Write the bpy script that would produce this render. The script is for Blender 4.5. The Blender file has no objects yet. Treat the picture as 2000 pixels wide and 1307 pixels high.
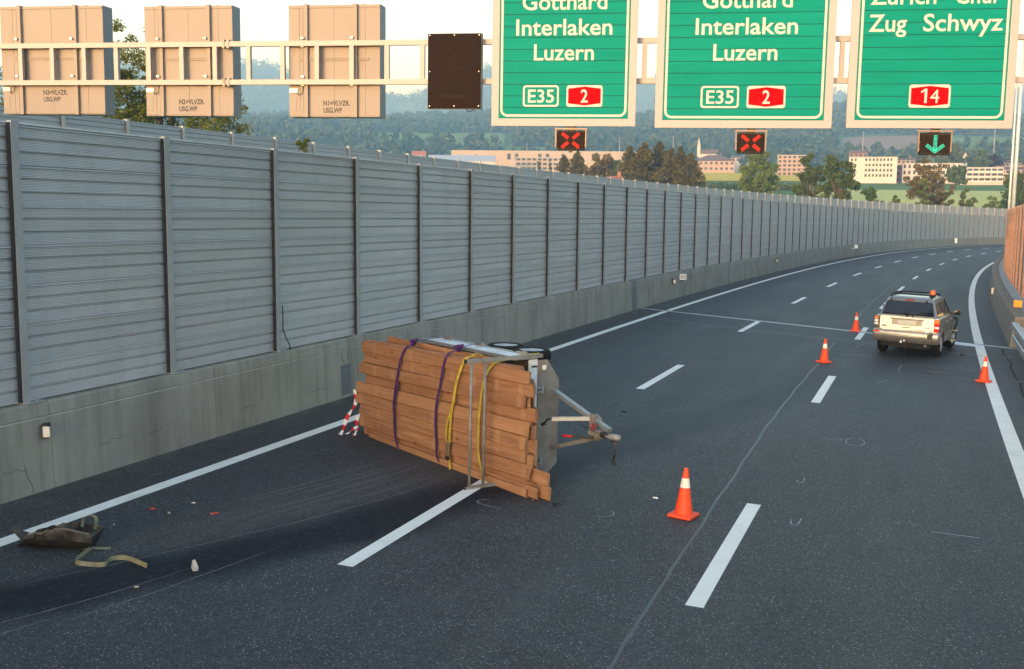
import bpy, bmesh, math, random
import numpy as np
from mathutils import Matrix, Vector

random.seed(7)
RNG = np.random.default_rng(7)
SC = bpy.context.scene
COL = SC.collection
R = math.radians

# ---------------------------------------------------------------- camera
CAM_H = 3.972
PITCH, ROLL = 0.12435, -0.009488
cam_d = bpy.data.cameras.new('camera')
cam = bpy.data.objects.new('camera', cam_d)
COL.objects.link(cam)
SC.camera = cam
cam_d.sensor_width = 36.0
cam_d.lens = 38.594
cam_d.clip_start = 0.1
cam_d.clip_end = 60000.0
_f = Vector((0, math.cos(PITCH), -math.sin(PITCH)))
_u = Vector((0, math.sin(PITCH), math.cos(PITCH)))
_x = Vector((1, 0, 0))
_r = _x * math.cos(ROLL) - _u * math.sin(ROLL)
_v = _x * math.sin(ROLL) + _u * math.cos(ROLL)
cm = Matrix.Identity(4)
for i in range(3):
    cm[i][0], cm[i][1], cm[i][2] = _r[i], _v[i], -_f[i]
cm[2][3] = CAM_H
cam.matrix_world = cm

# ---------------------------------------------------------------- world, sun, exposure
SUN_EL, SUN_HEAD = 3.6, 30.0          # degrees; the rays travel towards heading SUN_HEAD (clockwise from +Y)
world = bpy.data.worlds.new('World')
SC.world = world
world.use_nodes = True
wt = world.node_tree
wt.nodes.clear()
sky = wt.nodes.new('ShaderNodeTexSky')
sky.sky_type = 'NISHITA'
sky.sun_disc = False
sky.sun_elevation = R(SUN_EL)
sky.sun_rotation = R(SUN_HEAD + 180.0)
sky.altitude = 450
sky.air_density = 0.65
sky.dust_density = 2.6
sky.ozone_density = 1.1
bg = wt.nodes.new('ShaderNodeBackground')
bg.inputs['Strength'].default_value = 0.15
wo = wt.nodes.new('ShaderNodeOutputWorld')
wt.links.new(sky.outputs[0], bg.inputs['Color'])
wt.links.new(bg.outputs[0], wo.inputs['Surface'])

sun_d = bpy.data.lights.new('sun', 'SUN')
sun = bpy.data.objects.new('sun', sun_d)
COL.objects.link(sun)
sun_d.energy = 0.24
sun_d.angle = R(0.5)
sun_d.color = (1.0, 0.50, 0.27)
_d = Vector((math.sin(R(SUN_HEAD)) * math.cos(R(SUN_EL)), math.cos(R(SUN_HEAD)) * math.cos(R(SUN_EL)), -math.sin(R(SUN_EL))))
sun.rotation_euler = _d.to_track_quat('-Z', 'Y').to_euler()
sun.location = (-40, -60, 40)

SC.view_settings.view_transform = 'Standard'
SC.view_settings.look = 'None'
SC.view_settings.gamma = 1.0
SC.view_settings.use_curve_mapping = False
SC.view_settings.exposure = 2.7
SC.cycles.use_denoising = True
SC.cycles.max_bounces = 6
SC.cycles.volume_bounces = 2

# ---------------------------------------------------------------- road frame: (s along, o across to the right, z up)
TH0, K0, K1, K2 = 0.345685, 5.72106e-4, 5.04033e-6, 8.29345e-8
G1, G2, G3, CROSS = -0.0143953, -7.788e-6, -1.92656e-7, -0.0285406
X0 = -2.040805
S_T = np.arange(-170, 300.01, 0.5)
_sc = np.maximum(S_T, -20)
TH_T = TH0 + K0 * S_T + K1 * _sc ** 2 / 2 + K2 * _sc ** 3 / 6
_mid = (TH_T[1:] + TH_T[:-1]) / 2
X_T = np.concatenate([[0], np.cumsum(np.sin(_mid) * 0.5)])
Y_T = np.concatenate([[0], np.cumsum(np.cos(_mid) * 0.5)])
_i0 = int(np.argmin(abs(S_T)))
X_T = X_T - X_T[_i0] + X0
Y_T = Y_T - Y_T[_i0]

def head(s):
    return float(np.interp(s, S_T, TH_T))

def rz(s, o):
    return G1 * s + G2 * s * s / 2 + G3 * s ** 3 / 6 + CROSS * o

def pt(s, o, z=0.0):
    t = head(s)
    return Vector((float(np.interp(s, S_T, X_T)) + o * math.cos(t), float(np.interp(s, S_T, Y_T)) - o * math.sin(t), rz(s, o) + z))

def frame(s, o, z=0.0, yaw=0.0):
    """Matrix with X to the right of the road, Y along it, Z up (vertical), at (s, o, z)."""
    t = head(s) + yaw
    m = Matrix.Translation(pt(s, o, z)) @ Matrix.Rotation(-t, 4, 'Z')
    return m

def road_frame(s, o, z=0.0, yaw=0.0):
    """As frame() but lying in the road surface."""
    m = frame(s, o, z, yaw)
    m3 = m.to_3x3()
    y = m3.col[1].copy(); x = m3.col[0].copy()
    t = head(s)
    fw = Vector((math.sin(t), math.cos(t), 0)); rt = Vector((math.cos(t), -math.sin(t), 0))
    g = G1 + G2 * s + G3 * s * s / 2
    y.z = y.dot(fw) * g + y.dot(rt) * CROSS
    x.z = x.dot(fw) * g + x.dot(rt) * CROSS
    y.normalize(); x.normalize()
    z_ = x.cross(y).normalized(); x = y.cross(z_)
    r = Matrix.Identity(4)
    for i in range(3):
        r[i][0], r[i][1], r[i][2], r[i][3] = x[i], y[i], z_[i], m[i][3]
    return r

LINE_L, WALL_O, LINE_R, LANE = -7.527, -8.672, 3.734, 3.75
POST_O, WALL_ZC, WALL_ZT, BAY, BAY0 = -8.862, 1.168, 4.78, 2.9804, 11.695

# ---------------------------------------------------------------- mesh building
class MB:
    def __init__(s):
        s.v = []; s.f = []; s.uv = None
    def add(s, verts, faces, M=None):
        n = len(s.v)
        for p in verts:
            p = Vector(p)
            s.v.append(tuple(M @ p) if M is not None else tuple(p))
        for f in faces:
            s.f.append(tuple(i + n for i in f))
        return s
    def box(s, x0, x1, y0, y1, z0, z1, M=None):
        v = [(x0, y0, z0), (x1, y0, z0), (x1, y1, z0), (x0, y1, z0), (x0, y0, z1), (x1, y0, z1), (x1, y1, z1), (x0, y1, z1)]
        return s.add(v, [(0, 3, 2, 1), (4, 5, 6, 7), (0, 1, 5, 4), (1, 2, 6, 5), (2, 3, 7, 6), (3, 0, 4, 7)], M)
    def cbox(s, x0, x1, y0, y1, z0, z1, b, M=None):
        """box whose edges along all axes are chamfered by b"""
        bm = bmesh.new()
        bmesh.ops.create_cube(bm, size=1.0)
        for q in bm.verts:
            q.co = Vector(((x0 + x1) / 2 + q.co.x * (x1 - x0), (y0 + y1) / 2 + q.co.y * (y1 - y0), (z0 + z1) / 2 + q.co.z * (z1 - z0)))
        bmesh.ops.bevel(bm, geom=list(bm.edges), offset=b, segments=2, profile=0.6, affect='EDGES')
        bm.verts.index_update()
        s.add([q.co for q in bm.verts], [[q.index for q in f.verts] for f in bm.faces], M)
        bm.free()
        return s
    def beam(s, p, q, w, h, up=(0, 0, 1)):
        p = Vector(p); q = Vector(q); d = (q - p).normalized(); up = Vector(up)
        x = d.cross(up)
        if x.length < 1e-5: x = d.cross(Vector((1, 0, 0)))
        x.normalize(); u = x.cross(d)
        v = []
        for c in (p, q):
            for a, b in ((-1, -1), (1, -1), (1, 1), (-1, 1)):
                v.append(c + x * (a * w / 2) + u * (b * h / 2))
        return s.add(v, [(3, 2, 1, 0), (4, 5, 6, 7), (0, 1, 5, 4), (1, 2, 6, 5), (2, 3, 7, 6), (3, 0, 4, 7)])
    def tube(s, pts, r, n=8, cap=True):
        pts = [Vector(p) for p in pts]
        rs = r if isinstance(r, (list, tuple)) else [r] * len(pts)
        v = []; prev = None
        for i, p in enumerate(pts):
            d = (pts[min(i + 1, len(pts) - 1)] - pts[max(i - 1, 0)]).normalized()
            if prev is None:
                a = d.cross(Vector((0, 0, 1)))
                if a.length < 1e-3: a = d.cross(Vector((1, 0, 0)))
            else:
                a = prev - d * prev.dot(d)
            a.normalize(); b = d.cross(a); prev = a
            for k in range(n):
                t = 2 * math.pi * k / n
                v.append(p + (a * math.cos(t) + b * math.sin(t)) * rs[i])
        f = []
        for i in range(len(pts) - 1):
            for k in range(n):
                k2 = (k + 1) % n
                f.append((i * n + k, i * n + k2, (i + 1) * n + k2, (i + 1) * n + k))
        if cap:
            f.append(tuple(range(n - 1, -1, -1))); f.append(tuple((len(pts) - 1) * n + k for k in range(n)))
        return s.add(v, f)
    def lathe(s, prof, n=24, M=None):
        v = []; f = []
        for (r, z) in prof:
            for k in range(n):
                t = 2 * math.pi * k / n
                v.append((r * math.cos(t), r * math.sin(t), z))
        for i in range(len(prof) - 1):
            for k in range(n):
                k2 = (k + 1) % n
                f.append((i * n + k, i * n + k2, (i + 1) * n + k2, (i + 1) * n + k))
        f.append(tuple(range(n - 1, -1, -1))); f.append(tuple((len(prof) - 1) * n + k for k in range(n)))
        return s.add(v, f, M)
    def prism(s, poly, axis, lo, hi, M=None):
        """poly: 2-D points in the two other axes (cyclic order x,y,z), extruded along axis"""
        n = len(poly); v = []
        for c in (lo, hi):
            for (a, b) in poly:
                v.append({'x': (c, a, b), 'y': (a, c, b), 'z': (a, b, c)}[axis])
        f = [tuple(range(n - 1, -1, -1)), tuple(range(n, 2 * n))]
        for i in range(n):
            j = (i + 1) % n
            f.append((i, j, n + j, n + i))
        return s.add(v, f, M)
    def loft(s, secs, close=True, caps=True):
        n = len(secs[0]); v = [p for sec in secs for p in sec]; f = []
        m = n if close else n - 1
        for i in range(len(secs) - 1):
            for k in range(m):
                k2 = (k + 1) % n
                f.append((i * n + k, i * n + k2, (i + 1) * n + k2, (i + 1) * n + k))
        if caps and close:
            f.append(tuple(range(n - 1, -1, -1))); f.append(tuple((len(secs) - 1) * n + k for k in range(n)))
        return s.add(v, f)
    def mesh(s, name, mat, smooth=False, fix=True):
        me = bpy.data.meshes.new(name)
        me.from_pydata(s.v, [], s.f)
        if fix:
            bm = bmesh.new(); bm.from_mesh(me)
            bmesh.ops.recalc_face_normals(bm, faces=bm.faces)
            bm.to_mesh(me); bm.free()
        if smooth:
            me.shade_smooth() if smooth is True else me.shade_auto_smooth(smooth) if hasattr(me, 'shade_auto_smooth') else None
        if mat is not None: me.materials.append(mat)
        me.update()
        return me
    def build(s, name, mat, parent=None, smooth=False, M=None):
        return put(name, s.mesh(name, mat, smooth), parent, M)

def put(name, data, parent=None, M=None):
    o = bpy.data.objects.new(name, data)
    COL.objects.link(o)
    if parent is not None: o.parent = parent
    if M is not None: o.matrix_basis = M
    return o

def smooth_by_angle(o, deg=35):
    """mark faces smooth and edges sharper than deg as sharp"""
    me = o.data
    bm = bmesh.new(); bm.from_mesh(me)
    for f in bm.faces: f.smooth = True
    for e in bm.edges:
        if len(e.link_faces) == 2:
            e.smooth = e.calc_face_angle(0) < R(deg)
        else: e.smooth = False
    bm.to_mesh(me); bm.free()
    return o

def thing(name, label, cat, M=None, group=None):
    o = put(name, None, None, M)
    return tag(o, label, cat, group)

def tag(o, label, cat, group=None, kind=None):
    o['label'] = label; o['category'] = cat
    if group: o['group'] = group
    if kind: o['kind'] = kind
    return o

def structure(o):
    o['kind'] = 'structure'
    return o

# ---------------------------------------------------------------- materials
class NT:
    def __init__(s, m):
        s.t = m.node_tree
    def n(s, typ, props=None, **inp):
        nd = s.t.nodes.new('ShaderNode' + typ)
        for k, v in (props or {}).items(): setattr(nd, k, v)
        for k, v in inp.items():
            key = int(k[1:]) if k[0] == 'i' and k[1:].isdigit() else k.replace('_', ' ')
            s.set(nd.inputs[key], v)
        return nd
    def set(s, sk, v):
        if isinstance(v, bpy.types.NodeSocket): s.t.links.new(v, sk)
        elif isinstance(v, bpy.types.Node): s.t.links.new(v.outputs[0], sk)
        else: sk.default_value = v
    def math(s, op, a, b=0.0, clamp=False):
        return s.n('Math', {'operation': op, 'use_clamp': clamp}, i0=a, i1=b).outputs[0]
    def vmath(s, op, a, b=(0, 0, 0)):
        return s.n('VectorMath', {'operation': op}, i0=a, i1=b).outputs[0]
    def mix(s, fac, a, b, blend='MIX'):
        nd = s.t.nodes.new('ShaderNodeMix'); nd.data_type = 'RGBA'; nd.blend_type = blend
        s.set(nd.inputs[0], fac); s.set(nd.inputs[6], a); s.set(nd.inputs[7], b)
        return nd.outputs[2]
    def ramp(s, fac, stops, interp='LINEAR'):
        nd = s.t.nodes.new('ShaderNodeValToRGB'); cr = nd.color_ramp; cr.interpolation = interp
        while len(cr.elements) < len(stops): cr.elements.new(0.5)
        for e, (p, c) in zip(cr.elements, stops):
            e.position = p; e.color = c if len(c) == 4 else (*c, 1)
        s.set(nd.inputs[0], fac)
        return nd.outputs[0]
    def rng(s, v, a, b, c=0.0, d=1.0, smooth=False):
        nd = s.n('MapRange', {'interpolation_type': 'SMOOTHSTEP' if smooth else 'LINEAR'})
        for i, q in enumerate((v, a, b, c, d)): s.set(nd.inputs[i], q)
        return nd.outputs[0]
    def noise(s, vec, scale, detail=3, rough=0.55, lac=2.0):
        return s.n('TexNoise', None, Vector=vec, Scale=scale, Detail=detail, Roughness=rough).outputs[0]
    def mapv(s, vec, scale=(1, 1, 1), loc=(0, 0, 0), rot=(0, 0, 0)):
        return s.n('Mapping', None, Vector=vec, Scale=scale, Location=loc, Rotation=rot).outputs[0]
    def bump(s, h, strength=0.3, dist=0.01):
        return s.n('Bump', None, Strength=strength, Distance=dist, Height=h).outputs[0]

def c4(c): return (c[0], c[1], c[2], 1.0)

def new_mat(name):
    m = bpy.data.materials.new(name); m.use_nodes = True
    g = NT(m)
    return m, g, g.t.nodes['Principled BSDF']

MATS = {}
def mat(name, col, rough=0.6, metal=0.0, var=0.12, scale=6.0, bump=0.0, bscale=40.0, dirt=None, spec=0.5, emit=None, coat=0.0, coord='Object', trans=0.0):
    """plain procedural material: colour varied by noise, optional bump and dirt colour"""
    if name in MATS: return MATS[name]
    m, g, p = new_mat(name)
    tc = g.n('TexCoord').outputs[coord]
    a = tuple(max(0, c * (1 - var)) for c in col); b = tuple(min(1, c * (1 + var)) for c in col)
    nz = g.noise(tc, scale, 4)
    c = g.mix(g.rng(nz, 0.3, 0.7), c4(a), c4(b))
    if dirt:
        dn = g.noise(tc, scale * 2.3, 5, 0.65)
        c = g.mix(g.rng(dn, dirt[1], dirt[1] + 0.18), c, c4(dirt[0]))
    g.set(p.inputs['Base Color'], c)
    g.set(p.inputs['Roughness'], g.rng(nz, 0.3, 0.7, max(0, rough - 0.06), min(1, rough + 0.06)))
    p.inputs['Metallic'].default_value = metal
    p.inputs['Specular IOR Level'].default_value = spec
    if coat: p.inputs['Coat Weight'].default_value = coat; p.inputs['Coat Roughness'].default_value = 0.06
    if trans: p.inputs['Transmission Weight'].default_value = trans
    if bump:
        g.set(p.inputs['Normal'], g.bump(g.noise(tc, bscale, 4), bump, 0.005))
    if emit:
        p.inputs['Emission Color'].default_value = c4(emit[0]); p.inputs['Emission Strength'].default_value = emit[1]
    MATS[name] = m
    return m

def m_asphalt():
    m, g, p = new_mat('asphalt')
    uv = g.n('UVMap').outputs[0]
    sep = g.n('SeparateXYZ', None, Vector=uv); s, o = sep.outputs[0], sep.outputs[1]
    fine = g.noise(uv, 45, 3, 0.7)
    big = g.noise(g.mapv(uv, (0.10, 0.9, 1)), 1.0, 5, 0.6)
    patch = g.noise(uv, 0.45, 4, 0.6)
    c = g.mix(g.rng(big, 0.3, 0.7), c4((0.042, 0.044, 0.047)), c4((0.066, 0.068, 0.071)))
    c = g.mix(g.rng(patch, 0.45, 0.75), c, c4((0.040, 0.040, 0.040)))
    # polished wheel paths: two per lane
    wp = g.math('COSINE', g.math('MULTIPLY', g.math('ADD', o, 0.94), 2 * math.pi / 1.875))
    c = g.mix(g.rng(wp, -0.2, 1.0, 0.0, 0.20), c, c4((0.020, 0.022, 0.025)))
    c = g.mix(g.rng(fine, 0.35, 0.7, 0.0, 0.55), c, c4((0.016, 0.017, 0.019)))
    # salt-and-pepper chippings, each stone its own grey
    v2 = g.n('TexVoronoi', None, Vector=uv, Scale=62.0)
    k2 = g.n('SeparateColor', None, Color=v2.outputs['Color']).outputs[1]
    c = g.mix(g.rng(k2, 0.55, 1.0, 0, .55), c, c4((0.125, 0.125, 0.122)))
    c = g.mix(g.rng(k2, 0.45, 0.0, 0, .6), c, c4((0.014, 0.015, 0.017)))
    # light aggregate
    vo = g.n('TexVoronoi', None, Vector=uv, Scale=38.0)
    pick = g.n('SeparateColor', None, Color=vo.outputs['Color']).outputs[0]
    sp = g.math('MULTIPLY', g.rng(vo.outputs['Distance'], 0.36, 0.20), g.rng(pick, 0.62, 0.92))
    c = g.mix(g.math('MULTIPLY', g.math('MULTIPLY', sp, 0.95), g.rng(g.noise(uv, 1.7, 3), .3, .6, .35, 1.0)), c, c4((0.42, 0.42, 0.41)))
    # grit swept to the wall, oil drips along the lane centres, pale worn patches
    grit = g.math('MULTIPLY', g.rng(o, -8.05, -8.6), g.rng(g.noise(uv, 2.2, 5, .65), .35, .6))
    c = g.mix(g.math('MULTIPLY', grit, .55), c, c4((0.13, 0.12, 0.10)))
    drip = g.math('MULTIPLY', g.rng(wp, -0.3, -0.95), g.rng(g.noise(g.mapv(uv, (0.8, 2.6, 1)), 1.0, 5, .7), .56, .74))
    c = g.mix(g.math('MULTIPLY', drip, .6), c, c4((0.016, 0.016, 0.017)))
    worn = g.rng(g.noise(g.mapv(uv, (0.22, 0.8, 1), (31, 7, 0)), 1.0, 6, .68), .56, .78)
    c = g.mix(g.math('MULTIPLY', worn, .35), c, c4((0.105, 0.105, 0.102)))
    # dusty scuffed strip where the load slid
    sl = g.math('ABSOLUTE', g.math('SUBTRACT', o, g.math('ADD', g.math('MULTIPLY', s, 0.27), -8.9)))
    scuff = g.math('MULTIPLY', g.math('MULTIPLY', g.rng(sl, 1.0, 0.25), g.math('MULTIPLY', g.rng(s, 8.5, 12.0), g.rng(s, 18.0, 16.0))), g.rng(g.noise(g.mapv(uv, (0.8, 6.0, 1), (5, 2, 0), (0, 0, -0.26)), 1.0, 5, .7), .38, .66))
    c = g.mix(g.math('MULTIPLY', scuff, .6), c, c4((0.105, 0.095, 0.080)))
    # fluid that ran along the road from the trailer
    wob = g.math('MULTIPLY', g.math('SUBTRACT', g.noise(uv, 0.7, 4, 0.6), 0.5), 0.9)
    l1 = g.math('ADD', g.math('MULTIPLY', s, 0.488), -10.29)
    l2 = g.math('ADD', g.math('MULTIPLY', s, 0.267), -7.57)
    oc = g.math('MINIMUM', l1, l2)
    dist = g.math('ABSOLUTE', g.math('ADD', g.math('SUBTRACT', o, oc), wob))
    wet = g.math('MULTIPLY', g.rng(dist, 0.95, 0.22, 0, 1, True), g.math('MULTIPLY', g.rng(s, 16.0, 34.0, 1.0, 0.62), g.rng(s, 38.0, 33.0)))
    wet = g.math('MULTIPLY', wet, g.rng(g.noise(uv, 9, 3), 0.25, 0.5, 0.72, 1.0))
    c = g.mix(g.math('MULTIPLY', wet, 0.80), c, c4((0.006, 0.008, 0.014)))
    g.set(p.inputs['Base Color'], c)
    near = g.rng(s, 14.0, 20.0, 1.0, 0.0)
    g.set(p.inputs['Roughness'], g.math('SUBTRACT', g.rng(big, 0.3, 0.7, 0.60, 0.72), g.math('MULTIPLY', g.math('SUBTRACT', wet, g.math('MULTIPLY', wet, near)), 0.06)))
    g.set(p.inputs['Specular IOR Level'], g.math('ADD', g.math('SUBTRACT', 0.30, g.math('MULTIPLY', g.math('MULTIPLY', wet, near), 0.16)), g.math('MULTIPLY', g.math('SUBTRACT', wet, g.math('MULTIPLY', wet, near)), 0.04)))
    h = g.math('ADD', fine, g.math('MULTIPLY', vo.outputs['Distance'], -0.6))
    g.set(p.inputs['Normal'], g.bump(h, 0.55, 0.012))
    return m

def m_paint(name='road_paint', col=(0.90, 0.87, 0.80)):
    m, g, p = new_mat(name)
    pos = g.n('NewGeometry').outputs['Position']
    a = g.noise(pos, 55, 3, 0.7); b = g.noise(pos, 3.0, 4, 0.6)
    c = g.mix(g.rng(b, 0.3, 0.75), c4(tuple(k * 0.88 for k in col)), c4(col))
    c = g.mix(g.rng(a, 0.64, 0.76, 0.0, 0.55), c, c4((0.25, 0.25, 0.24)))
    tyre = g.noise(pos, 1.1, 5, .65)
    c = g.mix(g.rng(tyre, .58, .8, 0, .35), c, c4((0.30, 0.29, 0.275)))
    g.set(p.inputs['Base Color'], c)
    p.inputs['Roughness'].default_value = 0.7; p.inputs['Specular IOR Level'].default_value = 0.25
    g.set(p.inputs['Normal'], g.bump(a, 0.4, 0.006))
    return m

def m_concrete(name, lo, hi, stain=(0.085, 0.08, 0.07), along=(0.35, 0.94)):
    """cast concrete: blotches, vertical run-off streaks, small pits"""
    m, g, p = new_mat(name)
    pos = g.n('NewGeometry').outputs['Position']
    sp = g.n('SeparateXYZ', None, Vector=pos)
    t = g.math('ADD', g.math('MULTIPLY', sp.outputs[0], along[0]), g.math('MULTIPLY', sp.outputs[1], along[1]))
    v = g.n('CombineXYZ', None, X=t, Y=0.0, Z=sp.outputs[2]).outputs[0]
    blot = g.noise(pos, 0.9, 6, 0.62)
    streak = g.noise(g.mapv(v, (5.0, 1, 0.35)), 1.0, 5, 0.65)
    streak2 = g.noise(g.mapv(v, (1.3, 1, 0.12), (7, 0, 3)), 1.0, 4, 0.6)
    pale = g.noise(g.mapv(v, (9.0, 1, 0.3), (3, 0, 9)), 1.0, 4, 0.6)
    c = g.mix(g.rng(blot, 0.3, 0.7), c4(lo), c4(hi))
    c = g.mix(g.rng(streak, 0.50, 0.72, 0, 0.55), c, c4(stain))
    c = g.mix(g.rng(streak2, 0.52, 0.70, 0, 0.55), c, c4(tuple(k * 0.85 for k in stain)))
    c = g.mix(g.rng(pale, 0.66, 0.78, 0, 0.45), c, c4((0.42, 0.42, 0.40)))
    pits = g.n('TexVoronoi', None, Vector=pos, Scale=16.0)
    pk = g.n('SeparateColor', None, Color=pits.outputs['Color']).outputs[0]
    pm = g.math('MULTIPLY', g.rng(pits.outputs['Distance'], 0.16, 0.08), g.rng(pk, 0.86, 0.9))
    c = g.mix(g.math('MULTIPLY', pm, 0.7), c, c4((0.05, 0.048, 0.045)))
    g.set(p.inputs['Base Color'], c)
    p.inputs['Roughness'].default_value = 0.85
    p.inputs['Specular IOR Level'].default_value = 0.3
    g.set(p.inputs['Normal'], g.bump(g.noise(pos, 30, 5, 0.65), 0.25, 0.008))
    return m

def m_cassette(name, col):
    """coated aluminium noise-barrier cassette: fine horizontal ribs and perforation"""
    m, g, p = new_mat(name)
    tc = g.n('TexCoord').outputs['Object']
    sp = g.n('SeparateXYZ', None, Vector=tc)
    rib = g.math('COSINE', g.math('MULTIPLY', sp.outputs[2], 2 * math.pi / 0.0205))
    hole = g.math('COSINE', g.math('MULTIPLY', sp.outputs[0], 2 * math.pi / 0.026))
    perf = g.math('MULTIPLY', g.rng(rib, 0.1, 0.7), g.rng(hole, -0.3, 0.5))
    rnd = g.n('ObjectInfo').outputs['Random']
    big = g.noise(g.mapv(tc, (0.8, 1, 3.0)), 1.0, 4)
    run = g.noise(g.mapv(g.n('NewGeometry').outputs['Position'], (3.4, 3.4, 0.16)), 1.0, 4, 0.6)
    c = g.mix(g.rng(big, 0.3, 0.7), c4(tuple(k * 0.9 for k in col)), c4(tuple(k * 1.07 for k in col)))
    c = g.mix(g.rng(rnd, 0, 1, 0, 0.34), c, c4(tuple(k * 0.72 for k in col)))
    c = g.mix(g.rng(run, 0.50, 0.76, 0, 0.24), c, c4((0.20, 0.205, 0.195)))
    c = g.mix(g.math('MULTIPLY', perf, 0.62), c, c4((0.06, 0.066, 0.072)))
    c = g.mix(g.rng(rib, 0.2, -0.9, 0, 0.10), c, c4((0.7, 0.74, 0.78)))
    g.set(p.inputs['Base Color'], c)
    p.inputs['Roughness'].default_value = 0.48
    p.inputs['Metallic'].default_value = 0.25
    g.set(p.inputs['Normal'], g.bump(rib, 0.5, 0.004))
    return m

def m_galv(name, lo=(0.30, 0.31, 0.32), hi=(0.48, 0.49, 0.50), rough=0.45, metal=0.7, dirt=None):
    m, g, p = new_mat(name)
    tc = g.n('TexCoord').outputs['Object']
    vo = g.n('TexVoronoi', None, Vector=tc, Scale=22.0)
    sp = g.n('SeparateColor', None, Color=vo.outputs['Color']).outputs[0]
    nz = g.noise(tc, 3.0, 5, 0.6)
    c = g.mix(g.math('ADD', g.math('MULTIPLY', sp, 0.4), g.math('MULTIPLY', nz, 0.6)), c4(lo), c4(hi))
    if dirt:
        d = g.noise(tc, 2.2, 6, 0.7)
        c = g.mix(g.rng(d, 0.46, 0.66, 0, 0.8), c, c4(dirt))
    g.set(p.inputs['Base Color'], c)
    p.inputs['Metallic'].default_value = metal
    g.set(p.inputs['Roughness'], g.rng(nz, 0.3, 0.7, rough - 0.08, rough + 0.1))
    g.set(p.inputs['Normal'], g.bump(g.noise(tc, 35, 3), 0.08, 0.004))
    return m

M_ASPH = m_asphalt()
M_PAINT = m_paint()
M_CONC = m_concrete('parapet_concrete', (0.225, 0.213, 0.182), (0.32, 0.305, 0.262), (0.13, 0.12, 0.098))
M_CONC2 = m_concrete('barrier_concrete', (0.20, 0.172, 0.142), (0.28, 0.245, 0.205), (0.11, 0.09, 0.072), along=(0.4, 0.9))
M_CASS = m_cassette('cassette_grey', (0.47, 0.475, 0.485))
M_CASS2 = m_cassette('cassette_rear', (0.45, 0.46, 0.475))
M_POST = mat('post_grey', (0.30, 0.31, 0.32), 0.55, 0.1, var=0.1, scale=2.0, dirt=((0.24, 0.22, 0.20), 0.72))
M_POST2 = mat('post_galvanised', (0.44, 0.43, 0.41), 0.5, 0.3, var=0.1, scale=2.0)
M_GALV = m_galv('galvanised_steel')
M_GALVD = m_galv('galvanised_dull', (0.22, 0.215, 0.2), (0.36, 0.345, 0.32), 0.6, 0.35, (0.17, 0.14, 0.10))
M_BLACK = mat('black_plastic', (0.018, 0.018, 0.02), 0.5)
M_RUBBER = mat("tyre_rubber", (0.013, 0.0125, 0.012), 0.85, bump=0.2, spec=0.2)
# ================================================================ SETTING: ground
E_R = [0, 150, 200, 260, 400, 550, 700, 900, 1200, 1600, 2000, 2350, 2800, 3300, 4200, 5200, 6000, 9000]
E_V = [-0.03, -0.03, -0.016, -0.006, 0.006, 0.0145, 0.019, 0.026, 0.040, 0.054, 0.90, 1.0, 0.93, 0.60, 0.72, 1.0, 0.9, 0.6]
def _az(px): return math.atan((px - 1000.0) / 2144.0 * 0.9923 - 0.0012)
R1_A = [_az(p) for p in (-1500, 0, 480, 840, 950, 1245, 1640, 2000, 3500)]
R1_V = [0.055, 0.060, 0.060, 0.066, 0.068, 0.064, 0.077, 0.060, 0.055]
R2_A = [_az(p) for p in (-1500, 0, 220, 490, 530, 600, 700, 760, 790, 835, 940, 1060, 1245, 1400, 1640, 2000, 3500)]
R2_V = [0.09, 0.095, 0.108, 0.112, 0.113, 0.100, 0.091, 0.089, 0.087, 0.093, 0.111, 0.112, 0.099, 0.10, 0.092, 0.09, 0.085]

def vnoise(x, y, seed=0):
    """smooth value noise in [-1,1], numpy arrays"""
    xi = np.floor(x).astype(int); yi = np.floor(y).astype(int)
    xf = x - xi; yf = y - yi
    xf = xf * xf * (3 - 2 * xf); yf = yf * yf * (3 - 2 * yf)
    def h(a, b):
        n = (a * 374761393 + b * 668265263 + seed * 1442695041) & 0x7fffffff
        n = ((n ^ (n >> 13)) * 1274126177) & 0x7fffffff
        return ((n ^ (n >> 16)) & 0xffff) / 32767.5 - 1
    return (h(xi, yi) * (1 - xf) + h(xi + 1, yi) * xf) * (1 - yf) + (h(xi, yi + 1) * (1 - xf) + h(xi + 1, yi + 1) * xf) * yf

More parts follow.
